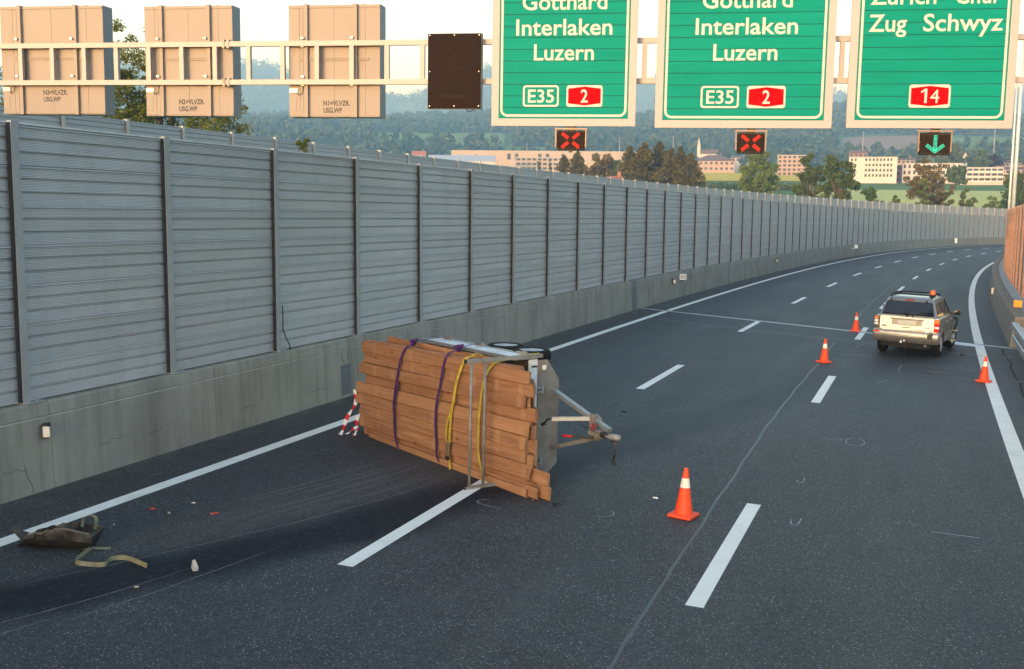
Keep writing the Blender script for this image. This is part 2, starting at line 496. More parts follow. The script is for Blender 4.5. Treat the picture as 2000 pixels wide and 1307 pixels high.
def terrain(x, y):
    x = np.asarray(x, float); y = np.asarray(y, float)
    r = np.hypot(x, y) + 1e-6
    az = np.arctan2(x, y)
    k1 = np.interp(az, R1_A, R1_V); k2 = np.interp(az, R2_A, R2_V)
    e = np.interp(r, E_R[:10], E_V[:10])
    far = np.interp(r, E_R, [v if v < 0.5 else 0 for v in E_V])
    e1 = k1 * np.interp(r, [1600, 2000, 2350, 2800, 3300], [0.054 / 0.066, 0.93, 1.0, 0.9, 0.6])
    e2 = k2 * np.interp(r, [3300, 4200, 5200, 6000, 9000], [0.45, 0.75, 1.0, 0.9, 0.6])
    t = np.clip((r - 1600) / 300, 0, 1); e = e * (1 - t) + e1 * t
    t = np.clip((r - 2900) / 700, 0, 1); e = e * (1 - t) + e2 * t
    z = CAM_H + r * e
    w = np.clip((r - 500) / 1500, 0, 1)
    z = z + w * (vnoise(x / 260, y / 260, 1) * 9 + vnoise(x / 90, y / 90, 2) * 3) + np.clip((r - 3000) / 2000, 0, 1) * (vnoise(x / 420, y / 420, 3) * 26 + vnoise(x / 130, y / 130, 4) * 11)
    z = z + np.clip((r - 220) / 200, 0, 1) * vnoise(x / 60, y / 60, 5) * 0.5
    # lowered under the road corridor
    d = np.full(x.shape, 1e9); sb = np.zeros(x.shape); side = np.zeros(x.shape)
    for i in range(0, len(S_T), 8):
        dx = x - X_T[i]; dy = y - Y_T[i]; dd = np.hypot(dx, dy)
        m = dd < d
        d = np.where(m, dd, d); sb = np.where(m, S_T[i], sb)
        side = np.where(m, dx * math.cos(TH_T[i]) - dy * math.sin(TH_T[i]), side)
    cz = G1 * sb + G2 * sb * sb / 2 + G3 * sb ** 3 / 6 - 1.6
    dist = np.maximum(np.where(side < 0, -side - 34, side - 14), 0)
    dist = np.where(d > 90, np.maximum(dist, d - 40), dist)
    t = np.clip(dist / 55, 0, 1); t = t * t * (3 - 2 * t)
    return np.where(r < 1200, cz * (1 - t) + z * t, z)

def tz(x, y): return float(terrain(np.array([x]), np.array([y]))[0])

def m_ground():
    m, g, p = new_mat('meadow_and_woods')
    pos = g.n('NewGeometry').outputs['Position']
    n1 = g.noise(pos, 0.0035, 5, 0.6); n2 = g.noise(pos, 0.02, 5, 0.65); n3 = g.noise(pos, 0.11, 4, 0.6)
    dist = g.n('VectorMath', {'operation': 'LENGTH'}, i0=pos).outputs['Value']
    c = g.mix(g.rng(n2, 0.35, 0.65), c4((0.085, 0.145, 0.035)), c4((0.125, 0.185, 0.048)))
    wood = g.mix(g.rng(n3, 0.3, 0.7), c4((0.018, 0.036, 0.014)), c4((0.05, 0.082, 0.024)))
    wood = g.mix(g.rng(n2, 0.4, 0.6), wood, c4((0.03, 0.055, 0.02)))
    wm = g.math('MULTIPLY', g.rng(n1, 0.60, 0.54), g.rng(dist, 1500, 2600))
    c = g.mix(wm, c, wood)
    g.set(p.inputs['Base Color'], c)
    p.inputs['Roughness'].default_value = 0.95
    p.inputs['Specular IOR Level'].default_value = 0.1
    return m
M_GROUND = m_ground()

_azs = np.concatenate([np.linspace(-math.pi, -0.75, 40, endpoint=False), np.linspace(-0.75, 0.95, 300), np.linspace(0.95, math.pi, 40)[1:]])
_rs = np.concatenate([np.linspace(2, 400, 70), np.geomspace(412, 9000, 150)])
_AZ, _RR = np.meshgrid(_azs, _rs)
_bw = np.clip((np.abs(_AZ - 0.1) - 0.85) / 0.35, 0, 1)               # the sheet ends a short way behind the viewpoint
_RR = _RR * (1 - _bw) + (2 + (_RR - 2) * 300.0 / 9000.0) * _bw
_gx, _gy = _RR * np.sin(_AZ), _RR * np.cos(_AZ)
_gz = terrain(_gx.ravel(), _gy.ravel())
def grid_mesh(name, X, Y, Z, nr, nc, m, close=False):
    v = np.stack([X.ravel(), Y.ravel(), Z.ravel()], 1)
    idx = np.arange(nr * nc).reshape(nr, nc)
    a, b, c, d = idx[:-1, :-1].ravel(), idx[:-1, 1:].ravel(), idx[1:, 1:].ravel(), idx[1:, :-1].ravel()
    q = np.stack([a, b, c, d], 1)
    if close:
        q = np.concatenate([q, np.stack([idx[:-1, -1], idx[:-1, 0], idx[1:, 0], idx[1:, -1]], 1)])
    me = bpy.data.meshes.new(name)
    me.from_pydata(v.tolist(), [], q.tolist())
    if m: me.materials.append(m)
    me.shade_smooth()
    return me
structure(put('ground', grid_mesh('ground', _gx, _gy, _gz, len(_rs), len(_azs), M_GROUND)))

def field(name, px0, px1, r0, r1, m, lift=0.35, skew=0.0, n=14):
    """a crop field draped over the terrain between two bearings and two distances"""
    A, Q = np.meshgrid(np.linspace(_az(px0), _az(px1), n), np.linspace(0, 1, 10))
    t = (A - A.min()) / (A.max() - A.min())
    RR = r0 + (r1 - r0) * Q + skew * t
    x, y = RR * np.sin(A), RR * np.cos(A)
    z = terrain(x.ravel(), y.ravel()).reshape(x.shape) + lift
    return structure(put(name, grid_mesh(name, x, y, z, 10, n, m)))
def m_crop(name, a, b, scale=0.25, rows=0.0):
    m, g, p = new_mat(name)
    pos = g.n('NewGeometry').outputs['Position']
    f = g.rng(g.noise(pos, scale, 5, 0.6), 0.3, 0.7)
    c = g.mix(f, c4(a), c4(b))
    g.set(p.inputs['Base Color'], c); p.inputs['Roughness'].default_value = 0.95; p.inputs['Specular IOR Level'].default_value = 0.1
    return m
M_RAPE = m_crop('rapeseed_bloom', (0.48, 0.36, 0.015), (0.62, 0.48, 0.03))
M_BARLEY = m_crop('young_barley', (0.42, 0.43, 0.14), (0.52, 0.51, 0.19))
M_SOIL = m_crop('ploughed_soil', (0.20, 0.13, 0.085), (0.27, 0.18, 0.12))
M_FOIL = m_crop('crop_foil', (0.38, 0.40, 0.43), (0.48, 0.50, 0.53))
M_MEADOW = m_crop('bright_meadow', (0.10, 0.17, 0.035), (0.14, 0.21, 0.05))
field('rapeseed_field', 1330, 1570, 610, 850, M_RAPE)
field('barley_field', 1560, 2080, 305, 445, M_BARLEY, skew=-10)
field('ploughed_field', 1640, 1830, 1180, 1480, M_SOIL, lift=3.5, skew=60)
field('foil_field', 1330, 1560, 480, 540, M_FOIL)
field('hill_meadow', 740, 985, 1290, 1520, M_MEADOW, lift=5.0)
field('hill_meadow', 1850, 2100, 1080, 1420, M_MEADOW, lift=4.0)
field('hill_meadow', 985, 1110, 1120, 1290, M_MEADOW, lift=4.5)

# ================================================================ SETTING: road
def strip(name, s0, s1, o0, o1, z, m, ds=1.5, uv=False, cols=1, of=None):
    n = max(2, int(math.ceil((s1 - s0) / ds)) + 1)
    v = []; f = []; uvs = []
    for s in np.linspace(s0, s1, n):
        for k in range(cols + 1):
            o = o0 + (o1 - o0) * k / cols + (of(s) if of else 0.0)
            v.append(pt(s, o, z)); uvs.append((s, o))
    w = cols + 1
    for i in range(n - 1):
        for k in range(cols):
            f.append((i * w + k, i * w + k + 1, (i + 1) * w + k + 1, (i + 1) * w + k))
    me = bpy.data.meshes.new(name)
    me.from_pydata([tuple(p) for p in v], [], f)
    if uv:
        l = me.uv_layers.new(name='UVMap')
        for lp in me.loops: l.data[lp.index].uv = uvs[lp.vertex_index]
    me.materials.append(m); me.update()
    return me

road = structure(put('road', strip('road', -120, 298, WALL_O - 0.3, 4.95, 0.0, M_ASPH, 1.0, True, 6)))
put('edge_line', strip('edge_line', -110, 275, LINE_L - 0.11, LINE_L + 0.11, 0.004, M_PAINT, 1.5), road)
put('edge_line', strip('edge_line', -110, 275, LINE_R - 0.14, LINE_R + 0.14, 0.004, M_PAINT, 1.5), road)
for row, off, s00 in ((0, -LANE, 10.981), (1, 0.0, 11.487)):
    for k in range(-2, 17):
        a = s00 + k * 13.342
        put('lane_dash', strip('lane_dash', a, a + 4.32, off - 0.095, off + 0.095, 0.004, M_PAINT, 1.5), road)

M_SEAL = mat('joint_seal', (0.065, 0.072, 0.082), 0.5, spec=0.5, var=0.2, scale=3)
M_SCRAPE = mat('pale_scrape', (0.24, 0.23, 0.215), 0.8, var=0.4, scale=9)
M_CHALK = mat('chalk', (0.30, 0.33, 0.35), 0.9, var=0.4, scale=14)
M_OLDASPH = mat('patched_asphalt', (0.030, 0.032, 0.035), 0.68, var=0.3, scale=9, bump=0.5, bscale=60)
def path_strip(name, pts, w, z, m, parent=None, taper=False):
    """flat ribbon on the road through (s,o) points"""
    P = [np.array(p, float) for p in pts]; v = []; f = []
    for i, p in enumerate(P):
        d = P[min(i + 1, len(P) - 1)] - P[max(i - 1, 0)]; d /= np.linalg.norm(d) + 1e-9
        nrm = np.array([-d[1], d[0]]); ww = w * (1 - 0.75 * abs(2 * i / (len(P) - 1) - 1) ** 2) if taper else w
        for sgn in (-1, 1):
            q = p + nrm * sgn * ww / 2; v.append(tuple(pt(q[0], q[1], z)))
    for i in range(len(P) - 1): f.append((2 * i, 2 * i + 1, 2 * i + 3, 2 * i + 2))
    me = bpy.data.meshes.new(name); me.from_pydata(v, [], f); me.materials.append(m); me.update()
    return put(name, me, parent)
# sealed longitudinal joint, slightly meandering
_js = [(5, -0.33), (7.5, -0.36), (9.72, -0.39), (11.5, -0.44), (13.4, -0.46), (15.69, -0.50), (18, -0.53), (21.74, -0.59), (26, -0.60), (31.58, -0.56), (37.6, -0.59)]
_jp = []
for i in range(len(_js) - 1):
    for t in np.linspace(0, 1, 8, endpoint=False):
        a, b = _js[i], _js[i + 1]
        _jp.append((a[0] + (b[0] - a[0]) * t, a[1] + (b[1] - a[1]) * t + 0.010 * math.sin(2.3 * (a[0] + (b[0] - a[0]) * t)) + random.uniform(-0.006, 0.006)))
path_strip('joint_seal', _jp, 0.036, 0.003, M_SEAL, road)
_jp = [(43.0 + t, -0.62 + 0.5 * math.exp(-t / 1.6) - 0.002 * t + 0.012 * math.sin(t * 1.7)) for t in np.linspace(-1.6, 75, 90)]
path_strip('joint_seal', _jp, 0.03, 0.003, M_SEAL, road)
# bridge expansion joint, skewed across the road, and the sealed edge of the newer surface in front of it
def xjoint(o, d=0.0): return 43.32 + (o + 8.46) * (39.68 - 43.32) / 12.0 + d
def cross_sheet(name, d0, d1, z, m, o0=-8.67, o1=4.9):
    v = []; f = []
    os_ = np.linspace(o0, o1, 24)
    for o in os_:
        v += [tuple(pt(xjoint(o, d0), o, z)), tuple(pt(xjoint(o, d1), o, z))]
    for i in range(len(os_) - 1): f.append((2 * i, 2 * i + 1, 2 * i + 3, 2 * i + 2))
    me = bpy.data.meshes.new(name); me.from_pydata(v, [], f); me.materials.append(m); me.update()
    return put(name, me, road)
M_JSTEEL = mat('joint_steel', (0.55, 0.57, 0.59), 0.5, 0.1, var=0.3, scale=8)
cross_sheet('asphalt_patch', -3.3, -0.34, 0.002, mat('newer_asphalt', (0.044, 0.047, 0.051), 0.66, var=0.25, scale=2.5, bump=0.5, bscale=60, spec=0.3), LINE_L + 0.12, LINE_R - 0.15)
cross_sheet('expansion_joint', -0.26, 0.20, 0.0055, mat('joint_rubber', (0.055, 0.06, 0.066), 0.6, var=0.2))
cross_sheet('expansion_joint_steel', -0.20, -0.03, 0.008, M_JSTEEL)
cross_sheet('joint_seal', -3.36, -3.27, 0.006, M_SEAL, LINE_L, LINE_R)
mbz = MB()                      # finger plates: a comb of short teeth
for k in range(150):
    o = -8.4 + k * 0.088
    mbz.add([pt(xjoint(o, -0.03), o, 0.009), pt(xjoint(o + 0.04, -0.03), o + 0.04, 0.009), pt(xjoint(o + 0.03, 0.09), o + 0.03, 0.009), pt(xjoint(o + 0.01, 0.09), o + 0.01, 0.009)], [(0, 1, 2, 3)])
jo = mbz.build('expansion_joint_fingers', M_JSTEEL, road); jo['kind'] = 'stuff'
# white spread absorbent and paint beside the joint on the right
path_strip('absorbent_streak', [(xjoint(o, -0.45 + 0.05 * math.sin(o * 5)), o) for o in np.linspace(2.6, 3.8, 12)], 0.75, 0.010, mat('absorbent_powder', (0.72, 0.73, 0.73), 0.9, var=0.25, scale=12), road)
path_strip('absorbent_streak', [(xjoint(o, -1.0 + 0.06 * math.sin(o * 4)), o) for o in np.linspace(1.0, 2.3, 9)], 0.42, 0.010, MATS['absorbent_powder'], road)
# scrapes left by the sliding trailer, police chalk marks
for a in ([(9.0, -6.35), (10.4, -5.75), (12.0, -5.1), (13.6, -4.6), (15.2, -4.25)], [(8.4, -5.3), (9.6, -5.0), (11.2, -4.72)],
          [(7.4, -6.1), (8.3, -5.72), (9.3, -5.38), (10.2, -5.15)], [(13.2, -5.75), (14.6, -5.35), (16.0, -5.0)], [(12.6, -6.1), (14.2, -5.6), (15.6, -5.25)],
          [(11.6, -5.9), (13.3, -5.42), (15.2, -5.02), (16.3, -4.82)], [(11.9, -5.62), (13.4, -5.22), (14.9, -4.86)], [(12.2, -6.3), (14.0, -5.85), (15.9, -5.5)], [(13.0, -5.05), (14.2, -4.72), (15.1, -4.52)], [(7.0, -6.0), (7.9, -5.62), (8.6, -5.4)]):
    q = []
    for i in range(len(a) - 1):
        for t in np.linspace(0, 1, 5, endpoint=False): q.append((a[i][0] + (a[i + 1][0] - a[i][0]) * t, a[i][1] + (a[i + 1][1] - a[i][1]) * t + random.uniform(-.012, .012)))
    path_strip('scrape_mark', q + [a[-1]], 0.011, 0.003, M_SCRAPE, road, True)
def ring(cs, co, rs, ro, n=22, a0=0.0, a1=6.28): return [(cs + rs * math.cos(a0 + (a1 - a0) * k / n), co + ro * math.sin(a0 + (a1 - a0) * k / n)) for k in range(n + 1)]
path_strip('chalk_mark', ring(21.0, 1.05, 0.34, 0.16), 0.014, 0.003, M_CHALK, road)
path_strip('chalk_mark', ring(21.1, 0.62, 0.12, 0.2, a1=4.0), 0.012, 0.003, M_CHALK, road)
path_strip('chalk_mark', ring(14.35, -1.75, 0.16, 0.13, 14, 0.3, 3.6), 0.012, 0.003, M_CHALK, road)
path_strip('chalk_mark', ring(14.1, -2.9, 0.2, 0.55, 18, 3.4, 5.4), 0.016, 0.003, M_CHALK, road)
path_strip('chalk_mark', ring(15.3, 0.62, 0.28, 0.06, 10, 1.2, 4.6), 0.014, 0.003, M_CHALK, road)
path_strip('chalk_mark', ring(17.6, 0.45, 0.22, 0.05, 10, 1.0, 4.4), 0.014, 0.003, M_CHALK, road)
for cs, co, an in ((40.0, -2.4, .3), (46.5, -3.1, 1.4), (52.0, -2.6, 1.5), (35.2, -0.1, 1.3), (34.0, 0.3, 1.1), (35.0, 3.0, 1.2), (15.6, 2.6, 1.57), (33.2, 2.7, 1.3), (29.0, 1.2, .4), (36.6, .2, .2)):
    L = random.uniform(.25, .5)
    path_strip('chalk_mark', [(cs - L * math.cos(an), co - L * math.sin(an)), (cs, co + .02), (cs + L * math.cos(an), co + L * math.sin(an))], 0.022, 0.003, M_CHALK, road)
# patched manhole by the right-hand lane
me = strip('manhole_patch', 30.9, 32.6, 1.55, 3.45, 0.003, M_OLDASPH); put('manhole_patch', me, road)
path_strip('manhole_patch_seal', [(30.9, 1.55), (30.9, 3.45)], 0.05, 0.005, M_SEAL, road)
path_strip('manhole_patch_seal', [(32.6, 1.55), (32.6, 3.45)], 0.05, 0.005, M_SEAL, road)
path_strip('manhole_patch_seal', [(30.9, 1.55), (31.7, 1.52), (32.6, 1.55)], 0.05, 0.005, M_SEAL, road)
mh = MB(); mh.lathe([(0.34, 0.0), (0.34, 0.012), (0.30, 0.014), (0.30, 0.010), (0.0, 0.010)], 28)
mo = mh.build('manhole_cover', mat('cast_iron', (0.05, 0.047, 0.045), 0.6, 0.5, var=0.3, scale=20), road, M=road_frame(31.55, 2.45, 0.003))

# ================================================================ the grey parapet and noise barrier along the left edge
parapet = thing('concrete_parapet', 'long low grey concrete wall under the perforated metal noise panels', 'wall', Matrix.Translation(pt(10, WALL_O)))
PINV = Matrix.Translation(pt(10, WALL_O)).inverted()
def parapet_seg(s0, s1, name='wall_segment', m=None):
    secs = []
    for s in np.linspace(s0, s1, max(2, int((s1 - s0) / 3) + 2)):
        secs.append([PINV @ pt(s, WALL_O + a, b) for a, b in ((0.0, -0.3), (0.0, 0.0), (-0.035, 0.965), (-0.047, 0.972), (-0.047, 0.982), (-0.037, 0.99), (-0.055, 1.145), (-0.075, WALL_ZC), (-0.62, WALL_ZC), (-0.62, -0.3))])
    mb = MB(); mb.loft(secs)
    return smooth_by_angle(mb.build(name, m or M_CONC, parapet), 20)
_j = [-120, 6.2, 9.1, 11.99, 15.6, 18.2, 21.2, 24.2] + [24.2 + 2.98 * k for k in range(1, 6)] + [42.0, 42.7] + [45.2 + 2.98 * k for k in range(0, 72)]
for a, b in zip(_j[:-1], _j[1:]):
    if a == 42.0: continue
    parapet_seg(a + 0.005, b - 0.005)
M_PLATE = mat('cover_plate', (0.13, 0.14, 0.15), 0.55, 0.2, var=0.1)
parapet_seg(42.01, 42.69, 'expansion_cover', M_PLATE)
_lw = mat('lime_line', (0.46, 0.45, 0.42), .9, var=.3, scale=5)
for a in (-10, 12, 30):
    mb = MB(); mb.loft([[PINV @ pt(s_, WALL_O - .035 + q_, z_) for q_, z_ in ((.0035, .966), (.0035, .974), (-.01, .974), (-.01, .966))] for s_ in np.linspace(a, a + (22 if a < 0 else 18), 14)]); mb.build('lime_line', _lw, parapet)
# steel patch screwed on the wall, crack lines in the concrete
pm_ = MB(); pm_.box(-0.008, 0.0, -0.20, 0.20, 0.06, 0.66)
for yy in (-.18, .18):
    for zz in (.09, .63): pm_.box(0, .006, yy - .01, yy + .01, zz - .01, zz + .01)
pl = pm_.build('steel_patch', M_PLATE, parapet, M=PINV @ frame(19.9, WALL_O + 0.005, 0.0) @ Matrix.Rotation(R(-2.1), 4, 'Y'))
def wall_crack(pts, w=0.006):
    mb = MB()
    q = [pt(s, WALL_O - 0.036 * z + 0.003, z) for s, z in pts]
    for i in range(len(q) - 1):
        ww = w * random.uniform(.5, 1.2)
        mb.beam(q[i], q[i + 1], 0.003, ww, (0.3, .9, 0.2))
    mb.v = [tuple(PINV @ Vector(p)) for p in mb.v]
    mb.build('crack', mat('crack_dark', (0.03, 0.028, 0.025), 0.9), parapet)
for a, b, z in ((11.15, 11.75, .36), (12.9, 13.7, .42), (13.9, 14.4, .38), (16.3, 16.9, .36), (18.5, 19.3, .30)):
    n = 7
    wall_crack([(a + (b - a) * k / n * .7, z + random.uniform(-.03, .03)) for k in range(n + 1)], .0045)
wall_crack([(11.5, 0.40), (11.53, .25), (11.6, .12), (11.62, 0.0)], .004)
wall_crack([(19.8, 0.98), (19.75, .85), (19.82, .72)], .007)
wall_crack([(20.05, 0.98), (20.0, .86), (20.02, .76)], .006)

barrier = thing('noise_barrier', 'tall grey perforated metal noise barrier on the concrete wall beside the road', 'noise barrier', Matrix.Translation(pt(10, POST_O)))
BINV = Matrix.Translation(pt(10, POST_O)).inverted()
def cassette_mesh(name, L, H, m, y0=-0.05, y1=0.05):
    pr = [(y1, 0), (y1, H), (y0 + .012, H), (y0 - .012, H - .022), (y0 - .010, H - .030), (y0 + .010, H - .034), (y0 + .010, H - .158), (y0 + .046, H - .162), (y0 + .046, H - .190), (y0 + .010, H - .194),
          (y0 + .010, H - .333), (y0 + .046, H - .337), (y0 + .046, H - .365), (y0 + .010, H - .369), (y0 + .012, .03), (y0, .026), (y0, .0)]
    mb = MB(); mb.prism(pr, 'x', 0.0, L)
    return mb.mesh(name, m)
NCAS = 7
CH = (WALL_ZT - 0.03 - WALL_ZC - 0.02) / NCAS
CAS_ME = cassette_mesh('panel', BAY - 0.05, CH - 0.003, M_CASS)
def wall_matrix(s0, s1, o, z):
    a = pt(s0, o, z); b = pt(s1, o, z)
    x = (b - a).normalized(); zz = (Vector((0, 0, 1)) - x * x.z).normalized(); y = zz.cross(x)
    M = Matrix.Identity(4)
    for i in range(3): M[i][0], M[i][1], M[i][2], M[i][3] = x[i], y[i], zz[i], a[i]
    return M
def ibeam(fw, d, t, z0, z1):
    """I-beam post, web across the wall: local X along wall, local Y through it"""
    mb = MB()
    pr = [(-fw/2, -d/2), (fw/2, -d/2), (fw/2, -d/2 + t), (t/2, -d/2 + t), (t/2, d/2 - t), (fw/2, d/2 - t), (fw/2, d/2), (-fw/2, d/2), (-fw/2, d/2 - t), (-t/2, d/2 - t), (-t/2, -d/2 + t), (-fw/2, -d/2 + t)]
    mb.prism(pr, 'z', z0, z1)
    return mb
POST_ME = ibeam(0.125, 0.19, 0.014, 0.0, WALL_ZT - WALL_ZC + 0.01).mesh('post', M_POST)
FOOT = MB(); FOOT.box(-0.06, 0.26, -0.15, 0.06, 0.0, 0.014)
FOOT_ME = FOOT.mesh('base_plate', M_POST)
BOLT = MB(); BOLT.lathe([(0.018, 0), (0.018, 0.03), (0.010, 0.03), (0.010, 0.07)], 8)
BOLT_ME = BOLT.mesh('anchor_bolt', M_GALVD)
SHADE_STRIP = MB(); SHADE_STRIP.box(-.098, -.0635, -.078, -.045, .02, WALL_ZT - WALL_ZC - .02)  # added black strip standing in for the shade on each post's near side
SHADE_STRIP_ME = SHADE_STRIP.mesh('post_shade_strip', M_BLACK)
NB = 80
M_CAP = mat('pale_cap_rail', (0.52, 0.54, 0.56), 0.45, 0.2, var=0.1)
far = MB()
for i in range(-3, NB):
    s = BAY0 + i * BAY
    Mp = BINV @ wall_matrix(s, s + 0.1, POST_O - .015, WALL_ZC)
    Mp = Matrix.Translation(Mp.translation) @ Matrix.Rotation(math.atan2(Mp[1][0], Mp[0][0]), 4, 'Z')
    po = put('post', POST_ME, barrier, Mp)
    if i >= 26: put('post_shade_strip', SHADE_STRIP_ME, po)
    if i < 26:
        put('base_plate', FOOT_ME, po)
        put('post_shade_strip', SHADE_STRIP_ME, po)
        if i < 14: put('anchor_bolt', BOLT_ME, po, Matrix.Translation((0.15, -0.12, 0.014)))
    for k in range(NCAS):
        M = BINV @ wall_matrix(s, s + BAY, POST_O - 0.03, WALL_ZC + 0.02 + k * CH) @ Matrix.Translation((0.025, random.uniform(-.004, .004), 0))
        if -1 <= i < 41: put('panel', CAS_ME, barrier, M)
        else: far.add([v.co for v in CAS_ME.vertices], [list(p.vertices) for p in CAS_ME.polygons], M)
for i in range(-1, 41):
    s = BAY0 + i * BAY
    mb = MB(); mb.box(.07, BAY - .07, -.062, .055, 0, .028); mb.build('cap_rail', M_CAP, barrier, M=BINV @ wall_matrix(s, s + BAY, POST_O - .03, WALL_ZT - .03))
fo = far.build('far_panels', M_CASS, barrier); fo['kind'] = 'stuff'
# the barrier goes on behind the viewpoint
bh = MB(); secs = []
for s in np.linspace(-120, BAY0 - 3 * BAY, 24):
    secs.append([BINV @ pt(s, POST_O + a, b) for a, b in ((0.04, WALL_ZC + .02), (0.04, WALL_ZT), (-0.05, WALL_ZT), (-0.05, WALL_ZC + .02))])
bh.loft(secs); bo = bh.build('barrier_run', M_CASS, barrier)
# earthing cable beside one post
cb = MB(); q0 = BAY0 + 2 * BAY
cb.tube([BINV @ pt(q0 + .12, POST_O + .085, z) for z in (2.0, 1.8, 1.55)] + [BINV @ pt(q0 + .2, POST_O + .10, 1.4), BINV @ pt(q0 + .28, POST_O + .12, 1.26), BINV @ pt(q0 + .3, POST_O + .12, WALL_ZC)], 0.011, 6)
cb.build('earth_cable', M_BLACK, barrier, True)

# ================================================================ second barrier, across the opposite carriageway
rear = thing('rear_noise_barrier', 'second grey noise barrier behind, across the opposite carriageway', 'noise barrier', Matrix.Translation(pt(30, -26.1)))
RINV = Matrix.Translation(pt(30, -26.1)).inverted()
RB, RS0 = 3.193, 31.05
REAR_ME = cassette_mesh('panel', RB - 0.03, 0.52, M_CASS2)
RPOST_ME = ibeam(0.16, 0.18, 0.014, -6.5, 0.06).mesh('post', M_POST2)
low = MB()
for i in range(-14, 76):
    s = RS0 + i * RB
    def ztop(ss): return 6.464 - 0.00126 * ss
    Mp = wall_matrix(s, s + 0.1, -26.1, ztop(s))
    Mp = Matrix.Translation(Mp.translation) @ Matrix.Rotation(math.atan2(Mp[1][0], Mp[0][0]), 4, 'Z')
    put('post', RPOST_ME, rear, RINV @ Mp)
    for k in range(3):
        put('panel', REAR_ME, rear, RINV @ wall_matrix(s, s + RB, -26.12, ztop(s) - 0.525 * (k + 1)) @ Matrix.Translation((0.015, 0, 0)))
    low.box(0.0, RB, -0.04, 0.05, -6.6, -0.003, RINV @ wall_matrix(s, s + RB, -26.12, ztop(s) - 1.575))
lo_ = low.build('lower_panels', M_CASS2, rear); lo_['kind'] = 'stuff'
# ================================================================ right-hand barrier wall
RB0, RB_END = 39.6, 150
cbar = thing('concrete_barrier', 'sloping brown-stained concrete barrier with a flat top along the road curve', 'barrier', Matrix.Translation(pt(41, 4.64)))
CINV = Matrix.Translation(pt(41, 4.64)).inverted()
def swept(name, s0, s1, prof, m, parent, inv, ds=2.0):
    secs = [[inv @ pt(s, o, z) for o, z in prof] for s in np.linspace(s0, s1, max(2, int((s1 - s0) / ds) + 1))]
    mb = MB(); mb.loft(secs)
    return smooth_by_angle(mb.build(name, m, parent), 25)
for k in range(22):
    a = RB0 + k * 5.0
    swept('wall_segment', a + .006, a + 4.994, [(4.64, -0.3), (4.64, 0.0), (4.745, 0.985), (4.765, 1.0), (5.13, 1.0), (5.13, -0.3)], M_CONC2, cbar, CINV)
M_SLAB = mat('grey_slab', (0.30, 0.31, 0.32), 0.8, var=0.15, scale=1.5, bump=0.2, coord='Object')
slabs = thing('kerb_slabs', 'row of pale grey sloped slabs between barrier top and noise wall', 'slabs', Matrix.Translation(pt(42, 5.2, 1.0)))
SINV = Matrix.Translation(pt(42, 5.2, 1.0)).inverted()
for k in range(60):
    a = 36.0 + k * 1.5
    swept('slab', a + .02, a + 1.48, [(5.135, 0.9), (5.135, 0.975), (5.60, 1.08), (5.60, 0.9)], M_SLAB, slabs, SINV, 0.8)

def m_timberwall():
    m, g, p = new_mat('wood_concrete_panel')
    pos = g.n('NewGeometry').outputs['Position']
    n = g.noise(g.mapv(pos, (1.2, 1.2, 9)), 1.0, 5, 0.65); n2 = g.noise(pos, 0.7, 4)
    c = g.mix(g.rng(n, 0.3, 0.7), c4((0.19, 0.16, 0.13)), c4((0.31, 0.27, 0.23)))
    c = g.mix(g.rng(n2, 0.4, 0.7, 0, .5), c, c4((0.13, 0.115, 0.10)))
    g.set(p.inputs['Base Color'], c); p.inputs['Roughness'].default_value = 0.85
    g.set(p.inputs['Normal'], g.bump(n, 0.3, 0.02))
    return m
M_TWALL = m_timberwall()
M_RPOST = mat('orange_lit_post', (0.42, 0.27, 0.20), 0.6, 0.15, var=0.2, scale=3)  # the low sun's orange is put into this base colour
rw = thing('slatted_noise_wall', 'brown noise wall with closely set upright posts on the inside of the curve', 'noise wall', Matrix.Translation(pt(42, 5.55, 1.0)))
WINV = Matrix.Translation(pt(42, 5.55, 1.0)).inverted()
RW = 3.0
rp_me = ibeam(0.10, 0.16, 0.012, 0.0, 3.78).mesh('post', M_RPOST)
pan = MB(); pan.box(0.01, RW - 0.01, -0.05, 0.05, 0.0, 0.615)
for q in range(6): pan.box(0.012, RW - 0.012, 0.0495, 0.062, 0.03 + q * 0.1, 0.085 + q * 0.1)
pan_me = pan.mesh('panel', M_TWALL)
for i in range(-1, 28):
    s = 43.0 + i * RW
    Mp = wall_matrix(s, s + .1, 5.52, 1.03)
    Mp = Matrix.Translation(Mp.translation) @ Matrix.Rotation(math.atan2(Mp[1][0], Mp[0][0]) + math.pi, 4, 'Z')
    put('post', rp_me, rw, WINV @ Mp)
    for k in range(6):
        a = wall_matrix(s + RW, s, 5.58, 1.05 + k * 0.62)
        put('panel', pan_me, rw, WINV @ a)
# steel guardrail in front of the barrier's near end
gr = thing('guardrail', 'grey two-rail steel guardrail ending at the concrete barrier', 'guardrail', Matrix.Translation(pt(30, 4.7)))
GINV = Matrix.Translation(pt(30, 4.7)).inverted()
for z in (0.42, 0.74):
    swept('rail', 4.0, 37.9 + (0.5 if z > .6 else -.2), [(4.60, z), (4.60, z + .16), (4.63, z + .18), (4.78, z + .18), (4.78, z)], M_GALV, gr, GINV, 2.0)
for k in range(14):
    s = 37.2 - k * 2.4
    mb = MB(); mb.box(-0.05, 0.05, -0.06, 0.06, -0.3, 0.88)
    mb.build('post', M_RPOST, gr, M=GINV @ frame(s, 4.87, 0.0))
    mb = MB(); mb.box(-0.13, 0.0, -0.05, 0.05, 0.46, 0.54); mb.box(-0.13, 0.0, -0.05, 0.05, 0.78, 0.86)
    mb.build('spacer', M_GALVD, gr, M=GINV @ frame(s, 4.87, 0.0))
